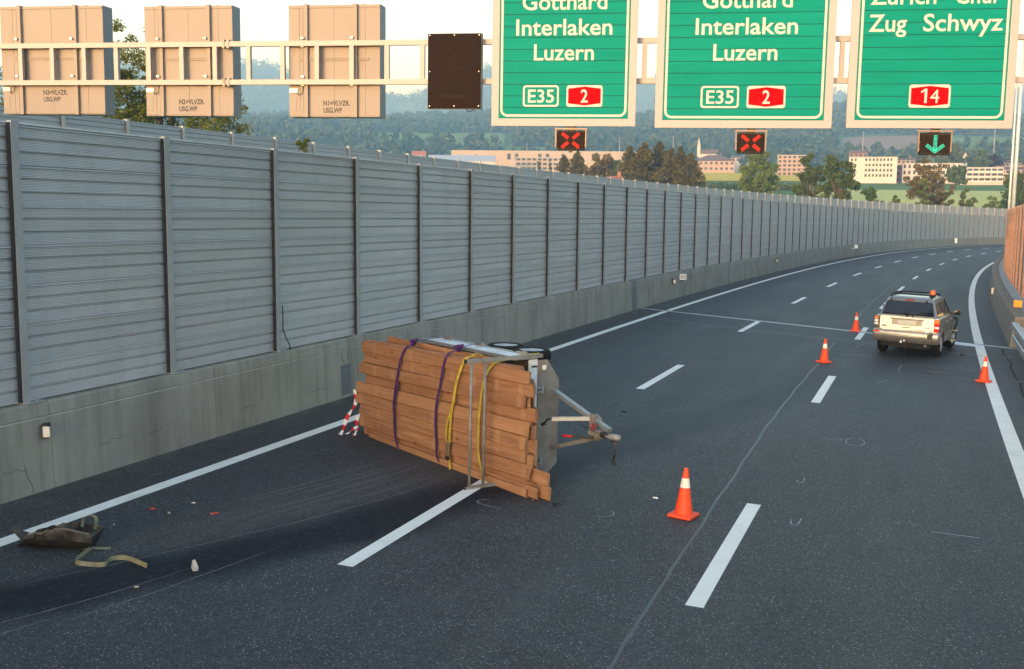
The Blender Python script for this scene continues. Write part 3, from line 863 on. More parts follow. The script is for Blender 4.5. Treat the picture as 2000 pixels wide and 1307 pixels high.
put('verge', strip('verge', -110, 285, 4.955, 5.6, 0.02, mat('verge_gravel', (0.12, 0.115, 0.105), 0.95, var=0.35, scale=30, bump=0.6, coord='Object')), None)
structure(bpy.data.objects['verge'])
path_strip('gutter_crack', [(22 + k * 1.0, 4.42 + random.uniform(-.06, .06)) for k in range(18)], 0.07, 0.003, mat('crack_earth', (0.018, 0.017, 0.015), 0.95), road)
for s in (36.5, 31.2):
    mb = MB()
    for k in range(7): mb.box(-0.26 + k * .075, -0.23 + k * .075, -0.16, 0.16, 0, .004)
    mb.box(-.28, .28, -.20, .20, -.02, .001)
    mb.build('drain_grate', MATS['cast_iron'], road, M=road_frame(s, 4.35, 0.003))
M_ORANGE = mat('reflex_orange', (0.95, 0.42, 0.02), 0.4, var=0.05)
M_REFW = mat('reflex_white', (0.82, 0.74, 0.62), 0.35, var=0.05)
mb = MB(); mb.cbox(-0.14, 0.14, -0.03, 0.03, 0.02, 0.27, 0.01)
bk = MB(); bk.box(-0.02, .02, .03, .05, 0.0, .2)
om = thing('orange_marker', 'square orange reflector standing on the end of the concrete barrier', 'reflector', frame(43.8, 5.05, 1.0))
mb.build('reflector_face', M_ORANGE, om); bk.build('bracket', M_GALVD, om)

# ---------------------------------------------------------------- small fittings on the walls
def delineator(s, z, side, label, w=.10, h=.16):
    if side < 0: M = frame(s, WALL_O + 0.05, z) @ Matrix.Rotation(R(22), 4, 'Z')
    else: M = frame(s, 4.64, z) @ Matrix.Rotation(R(10), 4, 'Z')
    t = thing('delineator', label, 'reflector', M, 'reflectors on the walls')
    mb = MB(); mb.cbox(-w / 2 + .01, w / 2 + .01, -0.075, -0.035, -h / 2, h / 2, 0.008); mb.build('reflector_face', M_REFW, t)
    mb = MB(); mb.box(-w / 2 - .012, w / 2 - .03, -0.034, 0.06, -h / 2 - .03, h / 2 + .03); mb.build('holder', M_BLACK, t)
delineator(11.85, 0.80, -1, 'pale reflector box on black holder at the nearest stretch of concrete wall', .09, .14)
delineator(48.6, 0.80, -1, 'small pale reflector next to the white distance plate on the concrete wall')
delineator(76.0, 0.78, -1, 'small pale reflector on the concrete wall beyond the distance plate')
delineator(112.0, 0.8, -1, 'tiny far reflector on the concrete wall beside a white box')
delineator(150.0, 0.8, -1, 'tiny reflector where the concrete wall bends far behind the car')
delineator(60.0, 0.62, 1, 'glowing pale reflector on the sloping concrete barrier', .12, .30)
FONT = None
def text_mesh(body, m, name, parent, M, width=None, height=None, depth=0.004, bold=0.0):
    """lettering as a mesh; its own origin at the left end of the baseline; fitted to width and cap height"""
    cu = bpy.data.curves.new(name, 'FONT'); cu.body = body; cu.size = 1.0; cu.offset = bold; cu.extrude = 0.0; cu.resolution_u = 3
    ob = bpy.data.objects.new(name, cu); COL.objects.link(ob)
    dg = bpy.context.evaluated_depsgraph_get(); dg.update()
    me = bpy.data.meshes.new_from_object(ob.evaluated_get(dg))
    bpy.data.objects.remove(ob); bpy.data.curves.remove(cu)
    co = np.array([v.co[:] for v in me.vertices])
    x0, x1 = co[:, 0].min(), co[:, 0].max()
    sx = width / (x1 - x0) if width else 1.0
    sy = height / 0.729 if height else sx
    for v in me.vertices: v.co = ((v.co.x - x0) * sx, v.co.y * sy, 0.0)
    me.materials.clear(); me.materials.append(m); me.name = name
    return put(name, me, parent, M)
VERT = Matrix.Rotation(R(90), 4, 'X')         # text plane upright, facing -Y
M_INK = mat('black_ink', (0.02, 0.02, 0.02), 0.6)
M_WHITE = mat('white_plate', (0.78, 0.78, 0.76), 0.45, var=0.04)
def plate(s, z, w, h, body, label):
    t = thing('distance_plate', label, 'sign', frame(s, WALL_O + .10, z) @ Matrix.Rotation(R(20), 4, 'Z'))
    mb = MB(); mb.box(-w / 2, w / 2, -0.035, -0.02, -h / 2, h / 2); mb.build('plate', M_WHITE, t)
    mb = MB(); mb.box(-.03, .03, -0.02, 0.3, -h / 2 - .05, -h / 2 + .06); mb.build('bracket', M_BLACK, t)
    if body: text_mesh(body, M_INK, 'lettering', t, Matrix.Translation((-w * .36, -0.038, -h * .3)) @ VERT, w * .72, h * .6)
plate(50.1, 0.93, .30, .27, '89.8', 'white plate with black number on the concrete wall')
plate(113.6, 0.95, .36, .36, '', 'small blank white plate on the concrete wall far along the curve')
plate(176.0, 0.8, .40, .75, '', 'pinkish white upright plate on the wall at the far bend')

# ================================================================ gantry
GU = Vector((1.0, -0.175, -0.0117)).normalized()
GN = Vector((-0.175, -1.0, 0)).normalized()
GM = Matrix.Identity(4)
for i in range(3):
    GM[i][0] = GU[i]; GM[i][1] = -GN[i]; GM[i][2] = (0, 0, 1)[i]
GM[1][3] = 25.5; GM[2][3] = 0.0      # local X along the gantry, -Y towards the viewer, Z up (zero near road height)
M_TRUSS = mat('gantry_aluminium', (0.36, 0.315, 0.31), 0.55, 0.1, var=0.08, scale=2.0, dirt=((0.25, 0.205, 0.17), 0.68))
ZT_, ZB_ = 7.47, 6.585
gan = thing('sign_gantry', 'pale metal ladder truss spanning the motorway and carrying the signs', 'gantry', GM)
for z in (ZT_, ZB_):
    mb = MB(); mb.box(-14.6, 13.2, -0.06, 0.06, z - 0.058, z + 0.058); mb.build('chord', M_TRUSS, gan)
    mb = MB(); mb.box(-14.6, 13.2, 0.84, 0.94, z - 0.05, z + 0.05); 
for k in range(-17, 15):
    u = -2.19 + k * 0.8475 + 0.0
    if u < -14.4 or u > 13: continue
    mb = MB(); mb.box(u - 0.052, u + 0.052, -0.05, 0.05, ZB_ + .058, ZT_ - .058); mb.build('rung', M_TRUSS, gan)
for u in (-7.04, -6.93):
    for z in (ZT_, ZB_):
        mb = MB(); mb.box(u - .03, u + .03, -.075, .075, z - .10, z + .10); mb.build('splice_plate', M_GALVD, gan)
for u in (-14.9, 13.5):
    mb = MB(); mb.box(u - .3, u + .3, -.25, .25, -3.5, 8.0); mb.build('column', M_GALVD, gan)

M_GREEN = None
def m_sign_green():
    m, g, p = new_mat('sign_green')
    tc = g.n('TexCoord').outputs['Object']
    a = g.noise(g.mapv(tc, (0.5, 1, 6)), 1.0, 4, .6); b = g.noise(g.mapv(tc, (6, 1, .5)), 1.0, 4, .6)
    rnd = g.n('ObjectInfo').outputs['Random']
    c = g.mix(g.rng(a, .3, .7), c4((0.002, 0.185, 0.145)), c4((0.003, 0.225, 0.175)))
    c = g.mix(g.rng(rnd, 0, 1, 0, .3), c, c4((0.004, 0.25, 0.19)))
    c = g.mix(g.rng(b, .62, .8, 0, .25), c, c4((0.015, 0.28, 0.21)))
    g.set(p.inputs['Base Color'], c); p.inputs['Roughness'].default_value = 0.6; p.inputs['Specular IOR Level'].default_value = 0.06
    g.set(p.inputs['Normal'], g.bump(b, .03, .01))
    return m
M_GREEN = m_sign_green()
M_CREAM = mat('reflective_cream', (0.46, 0.45, 0.43), 0.6, var=0.03)
M_SFRAME = mat('sign_frame', (0.37, 0.33, 0.33), 0.6, 0.0, var=0.04, scale=1.5)
M_RED = mat('sign_red', (0.36, 0.002, 0.004), 0.8, var=0.06, spec=.05)
M_GAP = mat('gap_dark', (0.012, 0.02, 0.018), 0.8)
YS = -0.30                                                          # front of the green signs
def rrect(x0, x1, z0, z1, r, n=5):
    p = []
    for cx, cz, a0 in ((x1 - r, z0 + r, -90), (x1 - r, z1 - r, 0), (x0 + r, z1 - r, 90), (x0 + r, z0 + r, 180)):
        for k in range(n + 1):
            t = R(a0 + 90 * k / n); p.append((cx + r * math.cos(t), cz + r * math.sin(t)))
    return p
def flat_ring(outer, inner, y, name, m, parent):
    n = len(outer); mb = MB()
    mb.add([(a, y, b) for a, b in outer] + [(a, y, b) for a, b in inner], [(i, (i + 1) % n, n + (i + 1) % n, n + i) for i in range(n)])
    return mb.build(name, m, parent)
def flat_poly(poly, y, name, m, parent):
    mb = MB(); mb.add([(a, y, b) for a, b in poly], [tuple(range(len(poly)))])
    return mb.build(name, m, parent)
def green_sign(x0, x1, z0, texts, boxes, label):
    H, fr = 3.86, 0.165
    t = thing('direction_sign', label, 'road sign', GM @ Matrix.Translation((x0, YS, z0)), 'green direction signs on the gantry')
    W = x1 - x0
    mb = MB(); mb.box(0.02, W - 0.02, 0.035, 0.24, 0.02, H - 0.02); mb.build('sign_box', M_GALVD, t)
    for nm, q in (('frame_side', (0, fr, 0, H)), ('frame_side', (W - fr, W, 0, H)), ('frame_rail', (fr, W - fr, 0, fr)), ('frame_rail', (fr, W - fr, H - fr, H))):
        mb = MB(); mb.box(q[0], q[1], -0.02, 0.05, q[2], q[3]); mb.build(nm, M_SFRAME, t)
    mb = MB(); mb.box(fr, W - fr, 0.012, 0.034, fr, H - fr); mb.build('backing', M_GAP, t)
    z = fr + 0.006; hts = [0.245] + [0.2545] * 13
    for h in hts:
        if z + h > H - fr: h = H - fr - z - .006
        if h < .05: break
        mb = MB(); mb.box(fr + .006, W - fr - .006, -0.012, 0.010, z, z + h - 0.012); mb.build('board', M_GREEN, t)
        z += h
    a, b = fr + .035, W - fr - .035
    flat_ring(rrect(a, b, fr + .04, H - fr - .04, .16), rrect(a + .05, b - .05, fr + .09, H - fr - .09, .11), -0.016, 'border_line', M_CREAM, t)
    for body, u0, u1, zz, ch in texts:
        text_mesh(body, M_CREAM, 'lettering', t, Matrix.Translation((u0 - x0, -0.017, zz - z0)) @ VERT, u1 - u0, ch, bold=0.012)
    for kind, u0, u1, zb, zt_, body, bu0, bu1, bz, ch in boxes:
        u0 -= x0; u1 -= x0; zb -= z0; zt_ -= z0
        if kind == 'E':
            flat_ring(rrect(u0, u1, zb, zt_, .07), rrect(u0 + .04, u1 - .04, zb + .04, zt_ - .04, .045), -0.017, 'route_frame', M_CREAM, t)
        else:
            flat_poly(rrect(u0, u1, zb, zt_, .06), -0.017, 'route_plate', M_CREAM, t)
            i = .04; zc = .075
            flat_poly([(u0 + i, zb + zc), ((u0 + u1) / 2, zb + .028), (u1 - i, zb + zc), (u1 - i, zt_ - zc), ((u0 + u1) / 2, zt_ - .028), (u0 + i, zt_ - zc)], -0.0195, 'route_shield', M_RED, t)
        if body == '14':                     # a one with its flag stroke, then the four
            xa, ya, wd_ = bu0 - x0, bz - z0, bu1 - bu0
            flat_poly([(xa + .085, ya), (xa + .135, ya), (xa + .135, ya + ch), (xa + .090, ya + ch), (xa + .005, ya + ch * .80), (xa + .022, ya + ch * .68), (xa + .085, ya + ch * .82)], -0.022, 'route_number', M_CREAM, t)
            text_mesh('4', M_CREAM, 'route_number', t, Matrix.Translation((xa + .20, -0.022, ya)) @ VERT, wd_ - .20, ch)
            continue
        text_mesh(body, M_CREAM, 'route_number', t, Matrix.Translation((bu0 - x0, -0.022, bz - z0)) @ VERT, bu1 - bu0, ch, bold=0.014)
    return t
CAP = 0.365
green_sign(-0.467, 2.778, 5.57, [('Gotthard', .207, 2.094, 8.11, CAP), ('Interlaken', .075, 2.22, 7.56, CAP), ('Luzern', .482, 1.825, 7.015, CAP)],
           [('E', .249, 1.061, 5.995, 6.466, 'E35', .364, .956, 6.09, .295), ('A', 1.234, 2.039, 5.995, 6.466, '2', 1.555, 1.712, 6.09, .295)],
           'green sign beside the dark display, listing Interlaken and Luzern')
green_sign(3.206, 6.982, 5.565, [('Gotthard', 4.16, 6.06, 8.115, CAP), ('Interlaken', 4.03, 6.191, 7.56, CAP), ('Luzern', 4.425, 5.785, 7.01, CAP)],
           [('E', 4.189, 5.01, 5.992, 6.465, 'E35', 4.31, 4.90, 6.088, .295), ('A', 5.177, 5.995, 5.992, 6.465, '2', 5.51, 5.665, 6.088, .295)],
           'wide middle green sign listing Interlaken and Luzern')
green_sign(7.286, 10.639, 5.60, [('Zürich', 7.655, 8.978, 8.165, CAP), ('Chur', 9.348, 10.261, 8.165, CAP), ('Zug', 7.645, 8.413, 7.61, CAP), ('Schwyz', 8.746, 10.321, 7.61, CAP)],
           [('A', 8.54, 9.376, 6.03, 6.51, '14', 8.77, 9.15, 6.125, .30)],
           'green sign listing Zug and Schwyz with red shield 14')

M_LBODY = mat('signal_black', (0.018, 0.012, 0.009), 0.75, var=0.1, spec=.12)
M_BRACK = mat('bracket_bronze', (0.26, 0.18, 0.125), 0.5, 0.3)
M_LRED = mat('led_red', (0.25, 0.004, 0.002), 0.6, spec=.1, emit=((1.0, 0.03, 0.012), 0.42))
M_LGRN = mat('led_green', (0.02, 0.3, 0.2), 0.6, spec=.1, emit=((0.05, 0.9, 0.55), 0.28))
def dots_on(mb, pts, r=0.0085):
    for (x, z) in pts:
        mb.add([(x + r * math.cos(k * math.pi / 3), -0.006, z + r * math.sin(k * math.pi / 3)) for k in range(6)], [tuple(range(6))])
def arm(x, z, ang, n, rows=3, p=0.027):
    c, s_ = math.cos(ang), math.sin(ang); q = []
    for i in range(n):
        for j in range(rows):
            a = i * p; b = (j - (rows - 1) / 2) * p
            q.append((x + a * c - b * s_, z + a * s_ + b * c))
    return q
def lane_signal(u0, u1, z0, z1, kind, label):
    w, h = u1 - u0, z1 - z0
    t = thing('lane_signal', label, 'lane signal', GM @ Matrix.Translation(((u0 + u1) / 2, YS + 0.02, z0)), 'lane signals under the direction signs')
    mb = MB(); mb.cbox(-w / 2, w / 2, 0.0, 0.20, 0, h, 0.008); mb.build('housing', M_LBODY, t)
    for sx in (-1, 1):
        mb = MB(); mb.box(sx * (w / 2 + .028) - .012, sx * (w / 2 + .028) + .012, .03, .12, .06, h + .05); mb.build('side_bracket', M_BRACK, t)
        for zz in (.1, h * .55): 
            mb = MB(); mb.box(min(sx * w / 2, sx * (w / 2 + .04)), max(sx * w / 2, sx * (w / 2 + .04)), .05, .09, zz, zz + .03); mb.build('clamp', M_GALVD, t)
    mb = MB(); mb.beam((-w / 2 - .06, .05, h + .04), (w / 2 + .06, .05, h + .04), .03, .03); mb.build('hanger_bar', M_BRACK, t)
    mb = MB(); mb.box(-.1, .1, .06, .16, h - .002, h + .09); mb.build('hanger', M_BLACK, t)
    mb = MB(); mb.box(-.04, .04, .05, .13, -.05, .002); mb.build('cable_gland', M_BLACK, t)
    mb = MB()
    for k in range(9):
        for zz in (.025, h - .025): mb.box(-w / 2 + .03 + k * (w - .06) / 8 - .004, -w / 2 + .03 + k * (w - .06) / 8 + .004, -.006, .0, zz - .004, zz + .004)
    mb.build('screws', M_GALV, t)['kind'] = 'stuff'
    cz = h / 2
    if kind == 'x':
        for sx in (-1, 1):
            for sz in (-1, 1):
                mb = MB(); dots_on(mb, arm(sx * .06, cz + sz * .05, math.atan2(sz * .8, sx), 7)); mb.build('led_bar', M_LRED, t)
    else:
        for ang in (90, 38, 142):
            mb = MB(); dots_on(mb, arm(0, .065 if ang != 90 else .10, R(ang), 12 if ang == 90 else 9)); mb.build('led_bar', M_LGRN, t)
lane_signal(1.029, 1.647, 5.05, 5.487, 'x', 'lane signal showing a red cross, hung under the sign beside the dark display')
lane_signal(5.007, 5.593, 5.035, 5.483, 'x', 'lane signal showing a red cross, hung under the wide middle sign')
lane_signal(8.834, 9.434, 5.06, 5.52, 'd', 'lane signal showing a green downward arrow')

vm = thing('display_panel', 'switched-off dark brown display panel on the gantry beside the green signs', 'display', GM @ Matrix.Translation((-1.97, -0.26, 5.945)))
VW, VH = 1.243, 1.675
mb = MB(); mb.box(0.0, VW, 0.012, 0.20, 0, VH); mb.build('housing', M_GALVD, vm)
mb = MB(); mb.box(0.004, VW - .004, 0.0, 0.012, .004, VH - .004); mb.build('front_pane', mat('display_brown', (0.016, 0.009, 0.006), 0.8, var=0.08, scale=3, spec=0.12), vm)
M_UNLIT = mat('unlit_led', (0.036, 0.021, 0.014), 0.7, spec=.1)
mb = MB()
def dline(a, b, n, rr=.006):
    for k in range(n):
        x = a[0] + (b[0] - a[0]) * k / (n - 1); z = a[1] + (b[1] - a[1]) * k / (n - 1)
        mb.add([(x + rr * math.cos(j * math.pi / 3), -0.003, z + rr * math.sin(j * math.pi / 3)) for j in range(6)], [tuple(range(6))])
for off in (0, .05):
    A_, B_, C_ = (.10 + off, .66 + off * .6), (VW - .10 - off, .66 + off * .6), (VW / 2, 1.60 - off * 1.6)
    dline(A_, B_, 34); dline(B_, C_, 34); dline(C_, A_, 34)
for a, b in (((.32, .78), (.92, .78)), ((.38, .9), (.56, .9)), ((.66, .9), (.86, .88)), ((.48, .82), (.56, 1.2)), ((.56, 1.2), (.70, 1.2)), ((.70, 1.2), (.78, .84)), ((.52, 1.02), (.76, 1.02)), ((.62, .8), (.62, 1.26)), ((.5, 1.12), (.74, .86)), ((.74, 1.12), (.5, .86))):
    dline(a, b, 16)
mb.build('triangle_leds', M_UNLIT, vm)['kind'] = 'stuff'
text_mesh('Polizei', M_UNLIT, 'lettering', vm, Matrix.Translation((.28, -0.003, .24)) @ VERT, .58, .10)
mb = MB()
for x, z in ((.05, .06), (VW / 2, .06), (VW - .05, .06), (.05, .83), (VW - .05, .83), (.05, VH - .04), (VW / 2, VH - .04), (VW - .05, VH - .04)):
    mb.lathe([(.014, 0), (.014, .012)], 8, Matrix.Translation((x, 0, z)) @ Matrix.Rotation(R(90), 4, 'X'))
mb.build('screws', M_GALV, vm)
mb = MB(); mb.tube([(VW * .70, .1, .002), (VW * .72, .1, -.03), (VW * .78, .1, -.055), (VW * .84, .1, -.035), (VW * .86, .1, .002)], .010, 6); mb.build('cable', M_BLACK, vm, True)

M_SBACK = mat('sign_back_paint', (0.262, 0.22, 0.192), 0.6, 0.0, var=0.05, scale=1.5)
M_SSIDE = mat('sign_side_grey', (0.17, 0.19, 0.215), 0.5, 0.2, var=0.06)
M_GTAPE = mat('grey_green_strip', (0.24, 0.27, 0.22), 0.6)
def back_sign(u0, u1, z0, z1, body, tu, tz_, label):
    t = thing('overhead_sign', label, 'road sign', GM @ Matrix.Translation((u0, 0.15, z0)), 'backs of signs facing the other carriageway')
    W, H = u1 - u0, z1 - z0
    mb = MB(); mb.box(0.0, W, .012, .45, 0, H); mb.build('housing', M_SSIDE, t)
    n = 4; xs = [0, .12 * W, .16 * W, .5 * W, .84 * W, W]
    for a, b in zip(xs[:-1], xs[1:]):
        mb = MB(); mb.box(a + .003, b - .003, 0.0, .012, .01, H - .01); mb.build('back_panel', M_SBACK, t)
    for x in (.20 * W, .74 * W):
        mb = MB(); mb.box(x - .045, x + .045, -.085, 0.0, -.01, H + .01); mb.build('stiffener', M_SBACK, t)
        for z in (ZT_ - z0, ZB_ - z0):
            for dz in (-.11, .075):
                mb = MB(); mb.box(x - .10, x - .03, -.15, -.05, z + dz, z + dz + .045); mb.build('bracket', M_GALV, t)
    for z in (.03, H - .07):
        mb = MB(); mb.box(.01, W - .01, -.02, .0, z, z + .035); mb.build('edge_strip', M_SBACK, t)
    for dz in (0, .045):
        mb = MB(); mb.box(.12 * W, .88 * W, -.03, -.012, H * .505 + dz, H * .505 + dz + .02); mb.build('rail', M_SBACK, t)
    mb = MB(); mb.box(.02, .22, -.04, 0, .56, .66); mb.build('junction_box', M_REFW, t)
    mb = MB(); mb.tube([(.2, -.02, .56), (.25, -.05, .50), (.34, -.05, .56), (.38, -.04, .74)], .008, 6); mb.build('cable', M_BLACK, t, True)
    mb = MB(); mb.box(.04, .18, -.006, 0, .10, .46); mb.build('service_door', M_SBACK, t)
    for x in (.17 * W, .80 * W):
        for dx in (-.03, .03):
            mb = MB(); mb.lathe([(.02, 0), (.02, .03), (.008, .05)], 8, Matrix.Translation((x + dx, .2, H))); mb.build('lifting_eye', M_GALVD, t)
    text_mesh(body[0], M_INK, 'lettering', t, Matrix.Translation((tu - u0, -.003, tz_ - z0)) @ VERT, .655, .118, bold=0.03)
    text_mesh(body[1], M_INK, 'lettering', t, Matrix.Translation((tu - u0, -.003, tz_ - z0 - .165)) @ VERT, .46, .118, bold=0.03)
back_sign(-12.96, -10.21, 5.765, 8.37, ('N3=VLVZR.', 'USG.WP'), -11.86, 6.24, 'sunlit sign back lettered N3, dappled by tree shade')
back_sign(-9.12, -6.865, 5.755, 8.345, ('N2=VLVZR.', 'USG.WP'), -8.265, 6.035, 'sunlit sign back lettered N2')
back_sign(-5.457, -3.22, 5.76, 8.34, ('N1=VLVZR.', 'USG.WP'), -4.61, 6.025, 'sunlit sign back lettered N1')
# ================================================================ the overturned trailer: local a (towards the coupling), b (towards the axle side, away from the viewer), c (up)
TA = Vector((0.607, -0.795, -0.0165)).normalized()
TB = Vector((0.795, 0.607, -0.025)).normalized()
TC = Vector((0, 0, 1.0))
TM = Matrix.Identity(4)
for i in range(3):
    TM[i][0], TM[i][1], TM[i][2] = TA[i], TB[i], TC[i]
TM[0][3], TM[1][3], TM[2][3] = 0.336, 14.577, -0.131

trailer = thing('car_trailer', 'galvanised twin-axle trailer lying on its side under the timber', 'trailer', TM)
M_ALU = mat('aluminium_side', (0.72, 0.76, 0.80), 0.3, 0.15, var=0.04, scale=1.5)
M_ALUF = m_galv('aluminium_frame', (0.36, 0.37, 0.37), (0.46, 0.47, 0.47), 0.38, 0.8)
M_DIRTY = m_galv('dirty_steel_plate', (0.20, 0.175, 0.15), (0.27, 0.24, 0.205), 0.75, 0.0, (0.14, 0.11, 0.085))
def tb(name, m, *boxes, parent=None, smooth=False):
    mb = MB()
    for b in boxes: mb.box(*b)
    return mb.build(name, m, parent or trailer, smooth)
tb('floor', mat('plywood_floor', (0.10, 0.07, 0.045), 0.8), (-3.46, -0.98, 0.70, 0.745, 0.05, 1.80))
for nm, c0, c1 in (('side_board', 1.795, 1.818), ('side_board', 0.03, 0.053)):
    sb = tb(nm, M_ALU, (-3.44, -0.99, 0.36, 0.72, c0, c1))
    up = 1 if c0 > 1 else -1
    e0, e1 = (c0 - .012, c1 + .014) if up > 0 else (c0 - .014, c1 + .012)
    tb('edge_profile', M_ALUF, (-3.46, -0.97, 0.33, 0.365, e0, e1), (-3.46, -0.97, 0.715, 0.76, e0, e1), parent=sb)
    tb('corner_profile', M_ALUF, (-3.46, -3.42, 0.366, 0.714, e0, e1), (-1.01, -0.97, 0.366, 0.714, e0, e1), parent=sb)
    if up > 0:
        for a in (-3.22, -2.36, -1.28):
            tb('latch', M_GALVD, (a - .13, a + .13, .70, .735, c1, c1 + .035), (a - .03, a + .03, .735, .78, c1 - .02, c1 + .05), parent=sb)
tb('tail_board', M_ALU, (-3.49, -3.465, 0.36, 0.75, 0.05, 1.80))
hb_ = tb('head_board', M_ALU, (-0.985, -0.955, 0.60, 0.752, 0.05, 1.78))
tb('stake_slot', M_BLACK, (-0.957, -0.950, 0.64, 0.745, 1.66, 1.69), parent=hb_)
tb('rating_plate', mat('pale_label', (0.62, 0.68, 0.74), .5), (-.957, -.9515, .645, .70, 1.02, 1.36), parent=hb_)
tb('blue_label', mat('blue_label', (0.05, .30, .55), .5), (-.957, -.9515, .65, .72, .93, 1.01), parent=hb_)
mb = MB(); mb.prism([(-0.955, 0), (-0.935, 0)], 'x', 0, 1) if False else None
fp = MB(); poly = [(0.755, 0.03), (0.92, 0.02), (1.15, 0.20), (1.15, 1.46), (0.92, 1.765), (0.755, 1.765)]
fp.prism(poly, 'x', -0.958, -0.938); fpo = fp.build('front_plate', M_DIRTY, trailer)
for c in (1.33, 0.27):
    tb('hinge', M_GALV, (-.937, -.915, .67, .84, c - .045, c - .022), (-.937, -.915, .67, .84, c + .022, c + .045), (-.937, -.905, .80, .84, c - .055, c + .055), parent=fpo)
lm = MB(); lm.cbox(-.937, -.90, .82, .88, 1.62, 1.69, .012); lmo = lm.build('marker_lamp', mat('lamp_clear', (.8, .78, .74), .15), fpo)
lm = MB(); lm.lathe([(.018, 0), (.018, .008)], 10, Matrix.Translation((-.90, .85, 1.655)) @ Matrix.Rotation(R(90), 4, 'Y')); lm.build('lamp_lens', M_ALU, lmo)
# chassis beams and axles
tb('chassis_beam', M_GALV, (-3.4, -0.96, 0.75, 0.86, 0.30, 0.36)); tb('chassis_beam', M_GALV, (-3.4, -0.96, 0.75, 0.86, 1.48, 1.54))
for a in (-2.09, -1.44):
    mb = MB(); mb.tube([(a, 1.0, 0.12), (a, 1.0, 1.72)], .035, 10); mb.build('axle', M_GALVD, trailer)
    for c, sg in ((1.775, 1), (0.10, -1)):
        Mw = Matrix.Translation((a, 1.02, c))
        w = MB(); w.lathe([(.19, -.075), (.255, -.082), (.288, -.06), (.296, -.02), (.296, .02), (.288, .06), (.255, .082), (.19, .075), (.185, .0)], 32)
        wo_ = w.build('wheel', M_RUBBER, trailer, True, Mw)
        smooth_by_angle(wo_, 50)
        w = MB(); w.lathe([(.188, .04 * sg), (.186, .070 * sg), (.165, .055 * sg), (.12, .022 * sg), (.08, .05 * sg), (.045, .055 * sg), (.04, .085 * sg), (.0, .088 * sg)], 28)
        ro = w.build('rim', mat('silver_rim', (.55, .56, .57), .35, .6), wo_, True)
mb = MB(); mb.box(-2.42, -2.16, .76, .80, 1.66, 1.80); mb.build('mudguard', M_BLACK, trailer)
# ladder rack that rises from the head board (now pointing at the viewer)
for c, b0, b1 in ((1.835, -.55, .80), (0.03, -.53, .78)):
    ra = tb('rack_arm', M_GALVD, (-.945, -.895, b0, b1, c - .026, c + .026))
    tb('end_cap', M_BLACK, (-.948, -.892, b0 - .012, b0 + .0, c - .029, c + .029), parent=ra)
for b in (-.455, -.215):
    mb = MB(); mb.tube([(-.92, b, .055), (-.92, b, 1.81)], .021, 12); mb.build('rack_bar', M_GALVD, trailer, True)
# drawbar, coupling, jockey leg, handbrake
for c0, c1 in ((1.27, .91), (.46, .83)):
    mb = MB(); mb.beam((-.96, 1.06, c0 + (.03 if c0 > 1 else -.03)), (.30 if c0 > 1 else .25, 1.06, c1), .055, .085, (0, 1, 0)); mb.build('drawbar', M_GALV if c0 > 1 else M_GALVD, trailer)
mb = MB(); mb.beam((-.05, 1.02, .95), (.02, 1.12, 1.06), .02, .16, (1, 0, 0)); mb.box(-.06, .06, .99, 1.01, .92, 1.10); mb.build('gusset', M_GALVD, trailer)
mb = MB(); mb.beam((-.02, .985, .86), (.22, .985, .855), .085, .085); mb.build('overrun_box', M_DIRTY, trailer)
mb = MB(); mb.tube([(.20, .985, .856), (.30, .985, .853), (.36, .985, .852)], [.042, .046, .038], 14); mb.build('gaiter', M_BLACK, trailer, True)
mb = MB(); mb.tube([(.35, .985, .852), (.42, .99, .85), (.46, 1.0, .85), (.50, 1.03, .85), (.51, 1.06, .85)], [.034, .046, .05, .05, .038], 14); mb.build('coupling_head', M_GALVD, trailer, True)
mb = MB(); mb.beam((.34, .95, .85), (.50, .965, .85), .03, .022); mb.build('coupling_handle', M_GALVD, trailer)
mb = MB(); mb.lathe([(.035, -.012), (.05, -.012), (.05, .012), (.035, .012), (.035, -.012)], 18, Matrix.Translation((.10, .93, .95)) @ Matrix.Rotation(R(70), 4, 'X')); mb.build('red_ring', mat('dull_red', (.22, .03, .035), .5), trailer, True)
mb = MB(); mb.beam((.06, .96, .775), (-.22, .80, .765), .022, .03); hl = mb.build('handbrake_lever', M_BLACK, trailer)
mb = MB(); mb.tube([(-.20, .81, .766), (-.33, .735, .762)], .021, 10); mb.build('grip', mat('red_grip', (.42, .01, .015), .45), hl, True)
mb = MB(); mb.beam((-.04, 1.05, 1.03), (-.42, .60, 1.005), .055, .055); jl = mb.build('jockey_leg', M_GALV, trailer)
mb = MB(); mb.tube([(-.42, .60, 1.005), (-.47, .56, .99), (-.56, .60, .93), (-.60, .64, .90)], .014, 8); mb.build('crank', M_BLACK, jl, True)
mb = MB(); mb.tube([(-.585, .62, .91), (-.64, .60, .88)], .022, 8); mb.build('crank_handle', M_BLACK, jl, True)
mb = MB(); mb.tube([(.30, .95, .86), (.0, .9, .90), (-.25, .9, 1.0)], .006, 5); mb.build('brake_cable', M_BLACK, trailer, True)
mb = MB(); mb.tube([(.40, .97, .82), (.50, .97, .80), (.53, .97, .68), (.49, .97, .60), (.47, .97, .53)], .008, 6); mb.tube([(.40, .98, .82), (.47, .98, .74), (.51, .98, .62), (.48, .98, .55)], .008, 6); cbl = mb.build('wiring', M_BLACK, trailer, True)
mb = MB(); mb.tube([(.475, .97, .545), (.49, .97, .49)], .024, 10); mb.tube([(.50, .98, .53), (.53, .98, .47)], .020, 10); mb.build('plug', M_BLACK, cbl, True)
mb = MB(); mb.tube([(.42, .97, .83), (.50, .96, .80), (.56, .96, .76)], .005, 5); mb.build('breakaway_cable', MATS['dull_red'], trailer, True)

